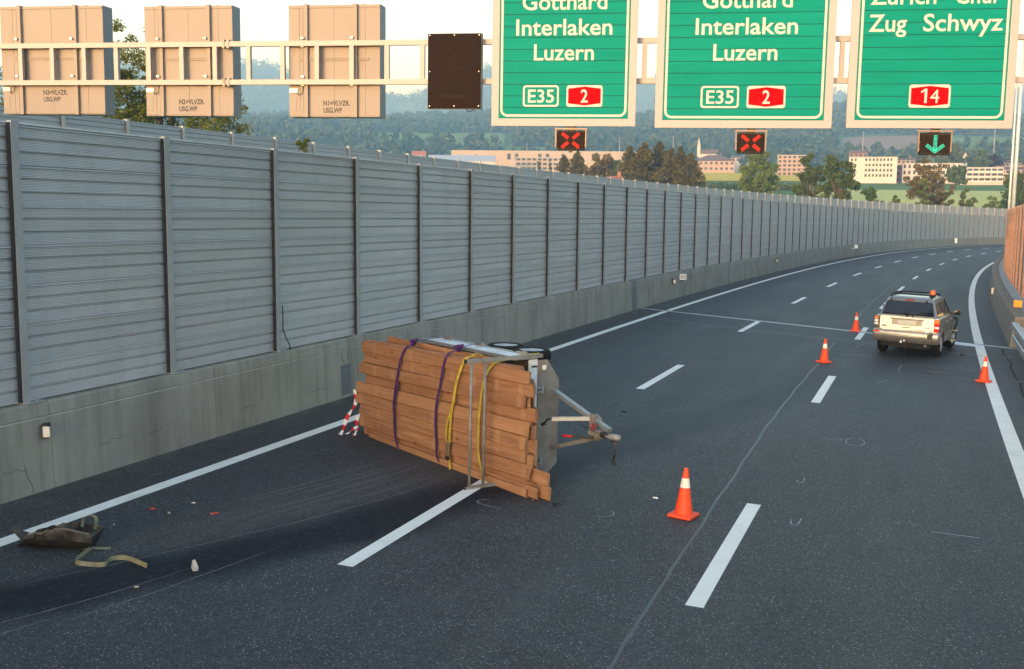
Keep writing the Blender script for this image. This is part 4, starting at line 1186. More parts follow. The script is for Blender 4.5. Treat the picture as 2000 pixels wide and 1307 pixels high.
# ---------------------------------------------------------------- timber load
lumber = thing('timber_stack', 'stack of reddish brown planks strapped to the overturned trailer', 'timber', TM)
def m_wood():
    m, g, p = new_mat('larch_planks')
    tcn = g.n('TexCoord'); tcn.object = lumber
    tc = tcn.outputs['Object']
    rnd = g.n('ObjectInfo').outputs['Random']
    off = g.n('CombineXYZ', None, X=g.math('MULTIPLY', rnd, 37.0), Y=g.math('MULTIPLY', rnd, 11.0), Z=g.math('MULTIPLY', rnd, 23.0)).outputs[0]
    v = g.vmath('ADD', tc, off)
    warp = g.noise(g.mapv(v, (1.2, 1, 1)), 1.5, 3)
    v2 = g.n('CombineXYZ', None, X=g.math('MULTIPLY', g.n('SeparateXYZ', None, Vector=v).outputs[0], 1.0), Y=g.n('SeparateXYZ', None, Vector=v).outputs[1], Z=g.math('ADD', g.n('SeparateXYZ', None, Vector=v).outputs[2], g.math('MULTIPLY', warp, 0.05))).outputs[0]
    grain = g.noise(g.mapv(v2, (1.1, 40, 46)), 1.0, 5, 0.65)
    broad = g.noise(g.mapv(v2, (0.7, 4, 7)), 1.0, 4, 0.6)
    c = g.mix(g.rng(broad, 0.3, 0.7), c4((0.31, 0.145, 0.070)), c4((0.48, 0.25, 0.130)))
    c = g.mix(g.rng(grain, 0.38, 0.66, 0, 0.7), c, c4((0.20, 0.080, 0.032)))
    c = g.mix(g.rng(rnd, 0.5, 1.0, 0, 0.38), c, c4((0.24, 0.11, 0.05)))
    c = g.mix(g.rng(rnd, 0.4, 0.0, 0, 0.28), c, c4((0.50, 0.26, 0.12)))
    # paler bands where battens kept the light off during drying
    sp = g.n('SeparateXYZ', None, Vector=tc)
    a = g.math('ADD', sp.outputs[0], g.math('MULTIPLY', sp.outputs[2], 0.10))
    per = 0.56
    fr = g.math('FRACT', g.math('DIVIDE', g.math('ADD', a, 30.0 + 0.21), per))
    cell = g.math('FLOOR', g.math('DIVIDE', g.math('ADD', a, 30.21), per))
    hsh = g.math('FRACT', g.math('MULTIPLY', g.math('SINE', g.math('ADD', g.math('MULTIPLY', cell, 12.9), g.math('MULTIPLY', rnd, 57.0))), 437.5))
    edge = g.math('ADD', fr, g.math('MULTIPLY', g.math('SUBTRACT', g.noise(g.mapv(v, (6, 1, 9)), 1.0, 3), 0.5), 0.05))
    band = g.math('MULTIPLY', g.rng(g.math('ABSOLUTE', g.math('SUBTRACT', edge, 0.5)), 0.105, 0.085), g.rng(hsh, 0.5, 0.9, 0.0, 0.30))
    c = g.mix(band, c, c4((0.52, 0.31, 0.16)))
    kn = g.n('TexVoronoi', None, Vector=g.mapv(v2, (2.2, 5, 6)), Scale=1.0)
    kp = g.n('SeparateColor', None, Color=kn.outputs['Color']).outputs[0]
    km = g.math('MULTIPLY', g.rng(kn.outputs['Distance'], 0.13, 0.07), g.rng(kp, 0.55, 0.6))
    c = g.mix(g.math('MULTIPLY', km, 0.75), c, c4((0.10, 0.035, 0.015)))
    grime = g.noise(g.mapv(v, (0.9, 1, 2.5)), 1.6, 5, 0.65)
    c = g.mix(g.rng(grime, 0.58, 0.74, 0, 0.5), c, c4((0.13, 0.075, 0.045)))
    g.set(p.inputs['Base Color'], c)
    p.inputs['Roughness'].default_value = 0.72; p.inputs['Specular IOR Level'].default_value = 0.3
    g.set(p.inputs['Normal'], g.bump(grain, 0.35, 0.006))
    return m
M_WOOD = m_wood()
pk = MB(); pk.cbox(-.5, .5, -.5, .5, -.5, .5, 0.012)
def plank_mesh(seed):
    """unit plank along X with slightly uneven sawn ends and softened edges; scaled per object"""
    rr = random.Random(seed); mb = MB(); n = 9; e = 0.06
    secs = []
    sec = [(-.5, -.5 + .04), (-.5 + .12, -.5), (.5 - .12, -.5), (.5, -.5 + .04), (.5, .5 - .04), (.5 - .12, .5), (-.5 + .12, .5), (-.5, .5 - .04)]
    for k in range(n):
        x = -0.5 + k / (n - 1); dy = .10 * math.sin(k * 1.3 + seed) ; dz = .010 * math.sin(k * .9 + seed * 2)
        secs.append([(x + (rr.uniform(-.0022, .0022) if k in (0, n - 1) else 0), y + dy * 0.6, z + dz) for y, z in sec])
    mb.loft(secs)
    return mb.mesh('plank', M_WOOD)
PL = [plank_mesh(k) for k in range(6)]
def plank(aL, aR, cL, cR, w, bf, th=0.036, tilt=0.0):
    L = aR - aL; an = math.atan2(cR - cL, L)
    M = Matrix.Translation(((aL + aR) / 2, bf + th / 2, (cL + cR) / 2)) @ Matrix.Rotation(-an, 4, 'Y') @ Matrix.Rotation(R(tilt), 4, 'X') @ Matrix.Diagonal((L, th, w, 1))
    return put('plank', random.choice(PL), lumber, M)
face = [(-4.75, -.19, 1.575, 1.66, .178, -.012, -5), (-4.72, -.15, 1.40, 1.485, .180, .014, -4), (-4.81, -.27, 1.205, 1.32, .172, -.024, -6), (-4.70, -.10, 1.055, 1.15, .18, .04, -2), (-4.93, -.20, .87, .945, .184, -.012, -9),
        (-4.95, -.25, .68, .745, .184, -.002, -9), (-4.84, -.27, .485, .555, .184, .004, -9), (-4.85, -.18, .295, .35, .194, .012, -9), (-4.70, -.30, .155, .165, .17, .055, -2), (-4.50, -.20, .072, .045, .135, -.01, 0)]
for f_ in face: plank(*f_[:6], tilt=f_[6])
for k in range(1, 9):
    b = .03 + .0405 * k
    for r_ in range(9):
        cm_ = .098 + r_ * .19 + random.uniform(-.006, .006) + (0.012 - 0.007 * k if r_ == 8 else 0)
        aL = -4.72 + random.uniform(-.18, .22) + (.35 if k > 5 and r_ == 8 else 0)
        aR = -.12 - 1.0 * b + random.uniform(-.14, .04)
        if r_ == 8: aR = -.30 - 1.5 * b + random.uniform(-.12, .08)
        cL = cm_ - .03 * (r_ / 8); cR = cm_ + .05 * (r_ / 8)
        if cL < .095: cL = cR = .10
        if r_ < 8 or True: plank(aL, aR, cL, cR, .183, b, .037)
plank(-3.9, .09, .285, .29, .185, .13, .045); plank(-3.9, .12, .10, .098, .185, .135, .045)
plank(-4.48, -.02, .088, .080, .16, .045, .030); plank(-4.40, -.08, .085, .075, .15, .078, .028)
plank(-4.42, -1.3, 1.69, 1.70, .15, .285, .03)
def splinter(p, q):
    mb = MB(); mb.beam(p, q, .014, .006); mb.build('splinter', M_WOOD, lumber)
splinter((-.12, -.06, .02), (-.02, -.02, .10)); splinter((.03, -.07, .02), (-.0, .03, .12)); splinter((-.21, -.02, .16), (-.16, -.01, .30))

# ---------------------------------------------------------------- straps
def ribbon(name, pts, w, m, parent, th=0.004, wdir=(1, 0, 0)):
    mb = MB(); P = [Vector(p) for p in pts]; secs = []
    for i, p in enumerate(P):
        d = (P[min(i + 1, len(P) - 1)] - P[max(i - 1, 0)]).normalized()
        wv = Vector(wdir); wv = (wv - d * wv.dot(d)).normalized(); n = d.cross(wv)
        secs.append([p + wv * (w / 2) + n * (th / 2), p - wv * (w / 2) + n * (th / 2), p - wv * (w / 2) - n * (th / 2), p + wv * (w / 2) - n * (th / 2)])
    mb.loft(secs); return mb.build(name, m, parent)
def smooth_path(pts, n=6):
    P = [Vector(p) for p in pts]; out = []
    for i in range(len(P) - 1):
        p0, p1, p2, p3 = P[max(i - 1, 0)], P[i], P[i + 1], P[min(i + 2, len(P) - 1)]
        for k in range(n):
            t = k / n; t2 = t * t; t3 = t2 * t
            out.append(0.5 * ((2 * p1) + (p2 - p0) * t + (2 * p0 - 5 * p1 + 4 * p2 - p3) * t2 + (3 * p1 - p0 - 3 * p2 + p3) * t3))
    return out + [P[-1]]
M_PURP = mat('purple_webbing', (0.055, 0.012, 0.11), 0.6, var=0.25, scale=14)
M_YELL = mat('yellow_webbing', (0.50, 0.36, 0.03), 0.65, var=0.3, scale=14)
def strap(name, label, m, face_pts, top_pts, w=.05):
    t = thing(name, label, 'strap', TM, 'straps round the timber')
    ribbon('webbing', smooth_path(face_pts), w, m, t)
    if top_pts: ribbon('webbing_tail', smooth_path(top_pts), w * .7, m, t)
    return t
def knot(t, m, c, r=.05):
    mb = MB(); c = Vector(c); P = []
    for k in range(26):
        u = 2 * math.pi * k / 13
        P.append(c + Vector((r * 1.25 * math.sin(2 * u) * .8, r * (math.cos(u) - .2 * math.cos(3 * u)), r * (math.sin(u) * .75) + .012 * math.sin(5 * u))))
    mb.tube(P, .019, 6); mb.tube([c + Vector((-.03, 0, 0)), c + Vector((.05, .03, .05)), c + Vector((.10, .02, .07))], [.02, .024, .012], 6); return mb.build('knot', m, t)
yb = -.035
p1 = strap('purple_strap', 'purple strap nearest the far end of the planks', M_PURP, [(-3.28, .06, 1.755), (-3.36, -.01, 1.70), (-3.46, yb - .005, 1.50), (-3.55, yb - .02, 1.15), (-3.63, yb - .02, .80), (-3.64, yb, .55), (-3.62, yb, .30), (-3.55, yb + .01, .10), (-3.50, .02, .012)], [(-3.27, .10, 1.80), (-3.25, .36, 1.85), (-3.22, .60, 1.86), (-3.20, .72, 1.85)])
knot(p1, M_PURP, (-3.27, .08, 1.80), .045)
ribbon('webbing_tail', smooth_path([(-3.50, yb - .012, 1.15), (-3.585, yb - .03, .80), (-3.60, yb - .015, .5), (-3.60, yb - .01, .35)]), .03, M_PURP, p1)
p2 = strap('purple_strap', 'purple strap knotted over the middle of the planks', M_PURP, [(-2.12, .16, 1.80), (-2.18, .03, 1.765), (-2.24, yb + .01, 1.60), (-2.30, yb - .015, 1.25), (-2.39, yb - .02, .94), (-2.42, yb - .01, .65), (-2.41, yb, .42), (-2.38, yb, .15), (-2.33, .02, .012)], [(-2.15, .18, 1.84), (-2.22, .42, 1.86), (-2.30, .66, 1.865), (-2.35, .74, 1.85)])
knot(p2, M_PURP, (-2.15, .17, 1.83), .05)
y1 = strap('yellow_strap', 'yellow ratchet strap hanging with its hook beside the rack bars', M_YELL, [(-1.60, .10, 1.79), (-1.66, -.02, 1.76), (-1.76, yb - .01, 1.60), (-1.86, yb - .02, 1.35), (-1.97, yb - .02, .93), (-2.02, yb - .01, .65), (-2.03, yb - .01, .42)], [(-1.62, .04, 1.80), (-1.56, .10, 1.83), (-1.50, .16, 1.80)], .055)
ribbon('webbing_tail', smooth_path([(-1.90, yb - .02, 1.1), (-2.06, yb - .03, .75), (-2.11, yb - .02, .50), (-2.08, yb - .01, .42)]), .035, M_YELL, y1)
mb = MB(); mb.cbox(-2.085, -2.005, -.085, -.045, .22, .42, .012); mb.tube([(-2.09, -.065, .42), (-2.00, -.065, .42)], .018, 8); ra_ = mb.build('ratchet', mat('brass_steel', (.36, .27, .15), .4, .6), y1)
mb = MB(); mb.box(-2.07, -2.0, -.09, -.06, .17, .23); mb.build('ratchet_lever', M_BLACK, y1)
ribbon('webbing_tail', [(-2.02, -.05, .20), (-2.0, -.05, .1), (-1.99, -.055, .03)], .05, M_YELL, y1)
mb = MB(); mb.tube([(-2.0, -.06, .05), (-1.98, -.07, .0), (-2.0, -.09, -.03), (-2.05, -.11, -.035), (-2.10, -.12, -.015)], .011, 6); mb.build('hook', mat('yellow_hook', (.42, .34, .06), .4, .4), y1, True)
y2 = strap('yellow_strap', 'yellow strap passing behind the two rack bars', M_YELL, [(-.95, .14, 1.80), (-1.0, -.0, 1.765), (-1.12, yb - .02, 1.58), (-1.22, yb - .03, 1.25), (-1.26, yb - .03, .8), (-1.27, yb - .02, .45), (-1.22, yb - .005, .22), (-1.14, yb + .005, .06), (-1.08, .03, .012)], [(-.96, .16, 1.81), (-.99, .40, 1.85), (-1.0, .62, 1.86), (-.96, .78, 1.865)], .045)

# ---------------------------------------------------------------- warning tape at the planks' far end
def m_tape():
    m, g, p = new_mat('warning_tape')
    tc = g.n('UVMap').outputs[0]; s_ = g.n('SeparateXYZ', None, Vector=tc)
    v = g.math('FRACT', g.math('DIVIDE', g.math('ADD', s_.outputs[0], g.math('MULTIPLY', s_.outputs[1], 0.35)), 0.20))
    c = g.mix(g.math('GREATER_THAN', v, 0.5), c4((0.74, 0.74, 0.74)), c4((0.62, 0.012, 0.015)))
    g.set(p.inputs['Base Color'], c); p.inputs['Roughness'].default_value = 0.4
    return m
M_TAPE = m_tape()
def tape(parent, pts, w, name='tape_length'):
    P = smooth_path(pts, 5); v = []; f = []; uv = []; L = 0
    for i, p in enumerate(P):
        d = (P[min(i + 1, len(P) - 1)] - P[max(i - 1, 0)]).normalized()
        sidev = d.cross(Vector((0.3, -.9, .25)) + Vector((math.sin(i * .9) * .3, 0, math.cos(i * .7) * .3))).normalized()
        if i: L += (p - P[i - 1]).length
        for sg in (-1, 1): v.append(tuple(p + sidev * sg * w / 2)); uv.append((L, (sg + 1) / 2 * w))
    for i in range(len(P) - 1): f.append((2 * i, 2 * i + 1, 2 * i + 3, 2 * i + 2))
    me = bpy.data.meshes.new(name); me.from_pydata(v, [], f); l = me.uv_layers.new(name='UVMap')
    for lp in me.loops: l.data[lp.index].uv = uv[lp.vertex_index]
    me.materials.append(M_TAPE); me.update()
    o = put(name, me, parent)
    md = o.modifiers.new('thickness', 'SOLIDIFY'); md.thickness = 0.001
    return o
tp = thing('warning_tape', 'red and white warning tape trailing from the far end of the planks', 'tape', TM)
TI = TM.inverted()
def wl(x, y, z): return TI @ Vector((x, y, z))
tape(tp, [(-4.98, .0, .80), (-4.985, .0, .68), (-5.00, .02, .56), wl(-2.80, 18.42, .30), wl(-2.86, 18.30, .10), wl(-2.93, 18.12, -.01), wl(-3.02, 17.98, -.015), wl(-3.10, 17.90, -.02)], .075)
tape(tp, [(-4.90, -.01, .36), (-4.91, -.01, .18), wl(-2.62, 18.30, .10), wl(-2.66, 18.20, .02), wl(-2.72, 18.08, -.03)], .07)
tape(tp, [(-4.90, .01, .18), wl(-2.74, 18.36, .06), wl(-2.84, 18.24, .0), wl(-2.90, 18.16, -.02)], .055)

# ================================================================ traffic cones
M_CONE = mat('fluorescent_orange', (0.90, 0.075, 0.012), 0.55, var=0.06, scale=12, bump=0.15, bscale=70)
def cone(s, o, label, yaw):
    t = thing('traffic_cone', label, 'traffic cone', road_frame(s, o, 0.004, yaw), 'traffic cones')
    H = .65
    mb = MB(); mb.cbox(-.165, .165, -.165, .165, 0, .045, .018); mb.build('base', M_CONE, t)
    def rad(z): return .122 - (z - .04) * (.122 - .026) / (H - .04)
    def prof(z0, z1, k):
        q = [(0.0, z0)]
        n = max(2, int((z1 - z0) / .012)) if k else 2
        for i in range(n + 1):
            z = z0 + (z1 - z0) * i / n; q.append((rad(z) + (.0022 * math.sin(z * 2 * math.pi / .042) if k else .0015), z))
        q.append((0.0, z1)); return q
    mb = MB(); mb.lathe(prof(.04, .395, True), 28); smooth_by_angle(mb.build('lower_cone', M_CONE, t), 60)
    mb = MB(); mb.lathe(prof(.395, .52, False), 28); smooth_by_angle(mb.build('white_band', M_REFW, t), 60)
    mb = MB(); mb.lathe(prof(.52, H, False), 28); smooth_by_angle(mb.build('tip', M_CONE, t), 60)
cone(14.72, -.77, 'orange traffic cone with white band, the nearest one, alone beside the sealed joint', .2)
cone(31.66, -.44, 'orange traffic cone standing on the road between the trailer and the car', .5)
cone(40.88, -.25, 'orange traffic cone at the lane dash just behind the car', .1)
cone(30.60, 3.57, 'orange traffic cone on the solid edge line near the guardrail', .35)

# ================================================================ debris
M_MUD = mat('muddy_plastic', (0.016, 0.015, 0.013), 0.5, var=0.3, scale=5, dirt=((0.075, 0.055, 0.038), 0.56), bump=0.2, bscale=25)
M_OLDWEB = mat('worn_webbing', (0.20, 0.18, 0.095), 0.75, var=0.3, scale=7, dirt=((0.20, 0.215, 0.20), 0.48))
DM = road_frame(10.12, -6.86, 0.004, -0.28)
mg = thing('torn_mudguard', 'torn black mudguard lying on the road with an old strap', 'car part', DM)
secs = []
for k in range(17):
    t = k / 16; x = -.46 + .86 * t; hh = (.13 + .12 * math.sin(min(1, t * 1.4) * math.pi / 2)) * (1 - .15 * max(0, t - .8) / .2); w_ = .8 + .25 * math.sin(t * 2.6)
    prof_ = [(-.155, 1.0), (-.165, .82), (-.160, .55), (-.125, .25), (-.06, .02), (.07, .02), (.13, .28), (.165, .62), (.18, .92)]
    rr_ = random.Random(k)
    secs.append([(x + .035 * math.sin(j * .9 + k * .4) + .10 * (1 - t) * z_ , y_ * w_ + rr_.uniform(-.012, .012) + .018 * math.sin(k * .8), max(.003, hh * z_ + rr_.uniform(-.010, .010))) for j, (y_, z_) in enumerate(prof_)])
mb = MB(); mb.loft(secs, close=False, caps=False)
go = smooth_by_angle(mb.build('shell', M_MUD, mg), 22)
md = go.modifiers.new('thickness', 'SOLIDIFY'); md.thickness = 0.010; md.offset = -1.0
mb = MB(); mb.tube([Vector(q[0]) for q in secs[1:]], .013, 6); mb.build('rim', mat('scuffed_rim', (0.11, 0.095, 0.078), .6, var=.4, scale=9), mg)
mb = MB(); mb.add([secs[-1][j] for j in range(9)], [tuple(range(9))]); mb.build('end_wall', M_MUD, mg)
mb = MB(); mb.add([(-.40, -.08, .06), (-.52, -.04, .14), (-.58, -.02, .19), (-.36, .0, .14), (-.42, -.02, .02)], [(0, 1, 3), (1, 2, 3), (0, 4, 1)]); to_ = mb.build('torn_flap', M_MUD, mg)
md = to_.modifiers.new('thickness', 'SOLIDIFY'); md.thickness = 0.01
os_ = thing('old_strap', 'faded yellowish strap curling out from the torn mudguard', 'strap', DM)
DI = DM.inverted()
def dl(s, o, z): return DI @ pt(s, o, z)
ribbon('webbing', smooth_path([dl(10.35, -6.62, .10), dl(10.2, -6.48, .05), dl(9.95, -6.40, .035), dl(9.76, -6.33, .03), dl(9.72, -6.2, .03), dl(9.80, -5.99, .03), dl(9.97, -6.04, .032), dl(10.07, -5.93, .03), dl(10.02, -5.72, .03), dl(9.97, -5.57, .025)]), .05, M_OLDWEB, os_, .004, (0, .25, 1))
ribbon('webbing_end', smooth_path([dl(10.12, -6.56, .03), dl(10.22, -6.42, .02), dl(10.27, -6.3, .02)]), .045, M_OLDWEB, os_, .004, (0, 1, .3))
ribbon('webbing_loop', smooth_path([(.22, .06, .22), (.22, .12, .30), (.29, .14, .335), (.36, .12, .30), (.37, .06, .20)]), .05, M_OLDWEB, os_, .004, (0.2, 1, 0))
mb = MB(); mb.add([(-.06, -.02, .0), (.05, -.04, .0), (.095, .0, .012), (.03, .03, .02), (-.05, .02, .085), (-.075, .0, .075), (-.01, -.01, .022)], [(0, 1, 6), (1, 2, 6), (2, 3, 6), (3, 4, 6), (4, 5, 6), (5, 0, 6)])
ch = mb.build('plastic_shard', mat('grey_shard', (.42, .40, .37), .5), None, M=road_frame(10.17, -5.11, .004, .6)); md = ch.modifiers.new('t', 'SOLIDIFY'); md.thickness = .008
tag(ch, 'pale grey shard lying on the dark wet band', 'debris')
def bit(s, o, size, m, label, flat=.4):
    rr_ = random.Random(int(s * 977 + o * 131)); mb = MB()
    n = 6; lo_ = []; hi_ = []
    for k in range(n):
        a = 2 * math.pi * k / n; q = size * rr_.uniform(.55, 1.1)
        lo_.append((q * math.cos(a) * 1.4, q * math.sin(a) * .7, 0)); hi_.append((q * .8 * math.cos(a) * 1.4, q * .8 * math.sin(a) * .7, size * flat * rr_.uniform(.6, 1.3)))
    mb.loft([lo_, hi_]); tag(mb.build('debris_fragment', m, None, M=road_frame(s, o, .004, rr_.uniform(0, 3))), label, 'debris')
M_RSH = mat('red_lens_shard', (.45, .03, .01), .3); M_WSH = mat('pale_splinter', (.55, .42, .28), .7)
bit(11.96, -6.13, .04, M_RSH, 'red lens shard on the road, the longer of two between mudguard and planks')
bit(11.77, -6.92, .035, M_RSH, 'red lens shard on the road, close to the solid edge line')
bit(11.72, -6.63, .03, M_WSH, 'pinkish splinter on the road between the two red shards')
bit(11.04, -6.90, .022, M_WSH, 'pale wood chip on the road just past the torn mudguard')
bit(9.46, -5.29, .022, M_WSH, 'pale wood chip lying at the near side of the dark wet band')
bit(12.23, -6.65, .028, mat('silver_scrap', (.5, .5, .52), .4, .5), 'silvery scrap on the road beyond the red shards')
bit(21.47, -3.34, .06, M_BLACK, 'small black rubber piece in the lane beyond the drawbar')
bit(14.87, -2.67, .05, M_BLACK, 'black scrap lying right beside the protruding plank ends')
bit(14.42, -2.43, .06, mat('dark_metal_scrap', (.04, .04, .042), .4, .6), 'dark metal scrap on the road nearer than the plank ends')
bit(15.42, -1.31, .04, mat('white_scrap', (.7, .7, .72), .5), 'white scrap on the road between trailer and nearest cone')
bit(36.03, 3.17, .09, M_BLACK, 'black plastic piece on the road beside the car')
# ================================================================ the silver SUV
car = thing('parked_car', 'silver off-road car with a dented bumper stopped on the road', 'car', road_frame(35.35, 1.68, 0.005, 0.13))
def m_carpaint():
    m, g, p = new_mat('silver_paint')
    tc = g.n('TexCoord').outputs['Object']
    n = g.noise(tc, 2.0, 4); d = g.noise(tc, 5.0, 5, .65); z = g.n('SeparateXYZ', None, Vector=tc).outputs[2]
    c = g.mix(g.rng(n, .3, .7), c4((0.215, 0.21, 0.20)), c4((0.27, 0.265, 0.255)))
    dm = g.math('MULTIPLY', g.rng(d, .42, .65), g.rng(z, .95, .45))
    c = g.mix(g.math('MULTIPLY', dm, .55), c, c4((0.12, 0.095, 0.07)))
    g.set(p.inputs['Base Color'], c); p.inputs['Metallic'].default_value = 0.6
    g.set(p.inputs['Roughness'], g.rng(d, .3, .7, .30, .42))
    p.inputs['Coat Weight'].default_value = 0.6; p.inputs['Coat Roughness'].default_value = 0.08
    return m
M_CAR = m_carpaint()
M_GLASS = mat('tinted_glass', (0.008, 0.010, 0.014), 0.06, var=0.05, spec=0.6)
M_TRIM = mat("dark_trim", (0.014, 0.014, 0.015), 0.8, spec=0.2)
M_GTRIM = mat('champagne_cladding', (0.24, 0.22, 0.19), 0.42, 0.4, var=0.08, dirt=((0.20, .16, .12), .6))
def bevelled(poly, x0, x1, off, seg=3):
    bm = bmesh.new()
    vs = [bm.verts.new((x0, y, z)) for y, z in poly]
    f = bm.faces.new(vs)
    ex = bmesh.ops.extrude_face_region(bm, geom=[f])
    for v in ex['geom']:
        if isinstance(v, bmesh.types.BMVert): v.co.x = x1
    bmesh.ops.recalc_face_normals(bm, faces=bm.faces)
    ed = [e for e in bm.edges if abs(e.verts[0].co.x - e.verts[1].co.x) < 1e-6]
    bmesh.ops.bevel(bm, geom=ed, offset=off, segments=seg, profile=.55, affect='EDGES', clamp_overlap=True)
    bmesh.ops.recalc_face_normals(bm, faces=bm.faces)
    mb = MB(); bm.verts.index_update(); mb.add([v.co for v in bm.verts], [[v.index for v in f.verts] for f in bm.faces]); bm.free()
    return mb
WB = 2.69
def arch(cy, r=.44, z0=.40, n=10):
    a0 = math.asin((z0 - .37) / r)
    return [(cy + r * math.cos(a), .37 + r * math.sin(a)) for a in np.linspace(a0, math.pi - a0, n)]
outline = [(-.90, .46), (-.955, .62), (-.95, .82), (-.93, 1.02), (-.90, 1.17), (-.2, 1.185), (1.2, 1.165), (2.2, 1.13), (2.9, 1.06), (3.35, .985), (3.52, .90), (3.60, .68), (3.55, .44), (3.20, .40)] + arch(WB) + [(2.2, .375), (.5, .375)] + arch(0.0) + [(-.5, .44)]
body = bevelled(outline, -.885, .885, .055).build('body', M_CAR, car); smooth_by_angle(body, 38)
ZL = [1.13, 1.30, 1.46, 1.60, 1.67, 1.715, 1.74]
HX = [.815, .765, .715, .668, .630, .575, .47]; YR = [-.88, -.815, -.745, -.68, -.635, -.55, -.40]; YF = [2.28, 1.98, 1.70, 1.48, 1.36, 1.22, 1.05]
secs = []
for z, hx, yr, yf in zip(ZL, HX, YR, YF):
    secs.append([(x, y, z) for x, y in rrect(-hx, hx, yr, yf, .11)])
gh = MB(); gh.loft(secs); gho = gh.build('cabin', M_CAR, car); smooth_by_angle(gho, 40)
def hx(z): return float(np.interp(z, ZL, HX))
def yr(z): return float(np.interp(z, ZL, YR))
def yf(z): return float(np.interp(z, ZL, YF))
def quad_panel(name, pts, m, parent, th=.01):
    mb = MB(); mb.add(pts, [tuple(range(len(pts)))]); o = mb.build(name, m, parent)
    md = o.modifiers.new('t', 'SOLIDIFY'); md.thickness = th; md.offset = 0
    return o
def rw_pt(x, z, d=.006): return (x, yr(z) - d, z)
rwin = quad_panel('rear_window', [rw_pt(-.725, 1.215), rw_pt(.725, 1.215), rw_pt(.715, 1.26), rw_pt(.635, 1.585), rw_pt(.60, 1.61), rw_pt(-.60, 1.61), rw_pt(-.635, 1.585), rw_pt(-.715, 1.26)], M_GLASS, gho)
for sx in (-1, 1):
    def sp(y, z): return (sx * (hx(z) + .004), y, z)
    quad_panel('side_window', [sp(-.60, 1.22), sp(.02, 1.22), sp(.06, 1.58), sp(-.42, 1.57)], M_GLASS, gho)
    quad_panel('side_window', [sp(.10, 1.22), sp(.92, 1.21), sp(.90, 1.58), sp(.14, 1.58)], M_GLASS, gho)
    quad_panel('side_window', [sp(1.0, 1.21), sp(1.86, 1.20), sp(1.50, 1.53), sp(1.36, 1.58), sp(.98, 1.58)], M_GLASS, gho)
    mb = MB(); mb.beam(sp(1.86, 1.2), sp(1.36, 1.60), .03, .04); mb.build('pillar_trim', M_TRIM, gho)
    for y in (.85, 1.85):
        mb = MB(); mb.cbox(*sorted((sx * .885, sx * .915)), y - .09, y + .07, .98, 1.02, .008); mb.build('door_handle', M_CAR, body)
    mb = MB(); mb.box(*sorted((sx * .884, sx * .897)), .52, 2.18, .46, .66); mb.build('side_cladding', M_GTRIM, body)
    mb = MB(); mb.box(*sorted((sx * .8855, sx * .888)), .955, .965, .42, 1.14); mb.box(*sorted((sx * .8855, sx * .888)), 2.02, 2.03, .42, 1.1); mb.build('door_gap', M_TRIM, body)
    for cy in (0.0, WB):
        ap = arch(cy, .475, .42); ai = arch(cy, .42, .42); mb = MB(); n = len(ap)
        mb.add([(sx * .905, y, z) for y, z in ap] + [(sx * .905, y, z) for y, z in ai] + [(sx * .86, y, z) for y, z in ap] + [(sx * .80, y, z) for y, z in ai],
               [(i, i + 1, n + i + 1, n + i) for i in range(n - 1)] + [(2 * n + i, 2 * n + i + 1, i + 1, i) for i in range(n - 1)] + [(n + i, n + i + 1, 3 * n + i + 1, 3 * n + i) for i in range(n - 1)])
        smooth_by_angle(mb.build('wheel_flare', M_GTRIM, body), 40)
quad_panel('windscreen', [(-.66, yf(1.2) + .006, 1.2), (.66, yf(1.2) + .006, 1.2), (.56, yf(1.58) + .006, 1.58), (-.56, yf(1.58) + .006, 1.58)], M_GLASS, gho)
# tailgate
tgp = [(-.66, .765), (.66, .765), (.735, .84), (.745, 1.17), (-.745, 1.17), (-.735, .84)]
def rear_y(z): return float(np.interp(z, [.62, .82, 1.02, 1.17], [-.955, -.95, -.93, -.90]))
mb = MB(); mb.loft([[(x, rear_y(z) - .018, z) for x, z in tgp], [(x * 1.015, rear_y(z) + .02, .97 + (z - .97) * 1.015) for x, z in tgp]]); tg = mb.build('tailgate', M_CAR, car)
mb = MB(); mb.cbox(-.47, .47, rear_y(1.1) - .055, rear_y(1.1) - .01, 1.095, 1.13, .012); mb.build('garnish', M_CAR, tg)
mb = MB(); mb.box(-.42, .42, rear_y(1.0) - .022, rear_y(1.0) - .016, .93, 1.09); mb.build('plate_recess', mat('recess_paint', (.30, .28, .25), .45, .4), tg)
mb = MB(); mb.cbox(-.26, .26, rear_y(1.0) - .040, rear_y(1.0) - .024, .950, 1.065, .005); pl_ = mb.build('number_plate', mat('plate_white', (.5, .49, .46), .35, var=.03), tg)
mb = MB(); mb.box(-.27, .27, rear_y(1.0) - .036, rear_y(1.0) - .022, .935, .949); mb.build('plate_frame', M_GTRIM, tg)
mb = MB(); mb.cbox(-.11, .11, rear_y(.88) - .05, rear_y(.88) - .015, .862, .892, .008); mb.build('handle', M_GTRIM, tg)
for x0, x1, z0, z1 in ((-.69, -.57, .885, .905), (-.69, -.57, .862, .876), (.50, .65, .89, .905)):
    mb = MB(); mb.box(x0, x1, rear_y(.88) - .026, rear_y(.88) - .018, z0, z1); mb.build('badge', M_TRIM, tg)
mb = MB(); mb.lathe([(.05, 0), (.05, .01)], 16, Matrix.Translation((.60, rear_y(.83) - .018, .825)) @ Matrix.Rotation(R(90), 4, 'X') @ Matrix.Diagonal((1.3, 1, 1, 1))); mb.build('badge', M_ALU, tg)
for x in (-.52, .46):
    mb = MB(); mb.cbox(x - .022, x + .022, yr(1.62) - .035, yr(1.62) + .03, 1.59, 1.665, .008); mb.build('glass_hinge', M_TRIM, gho)
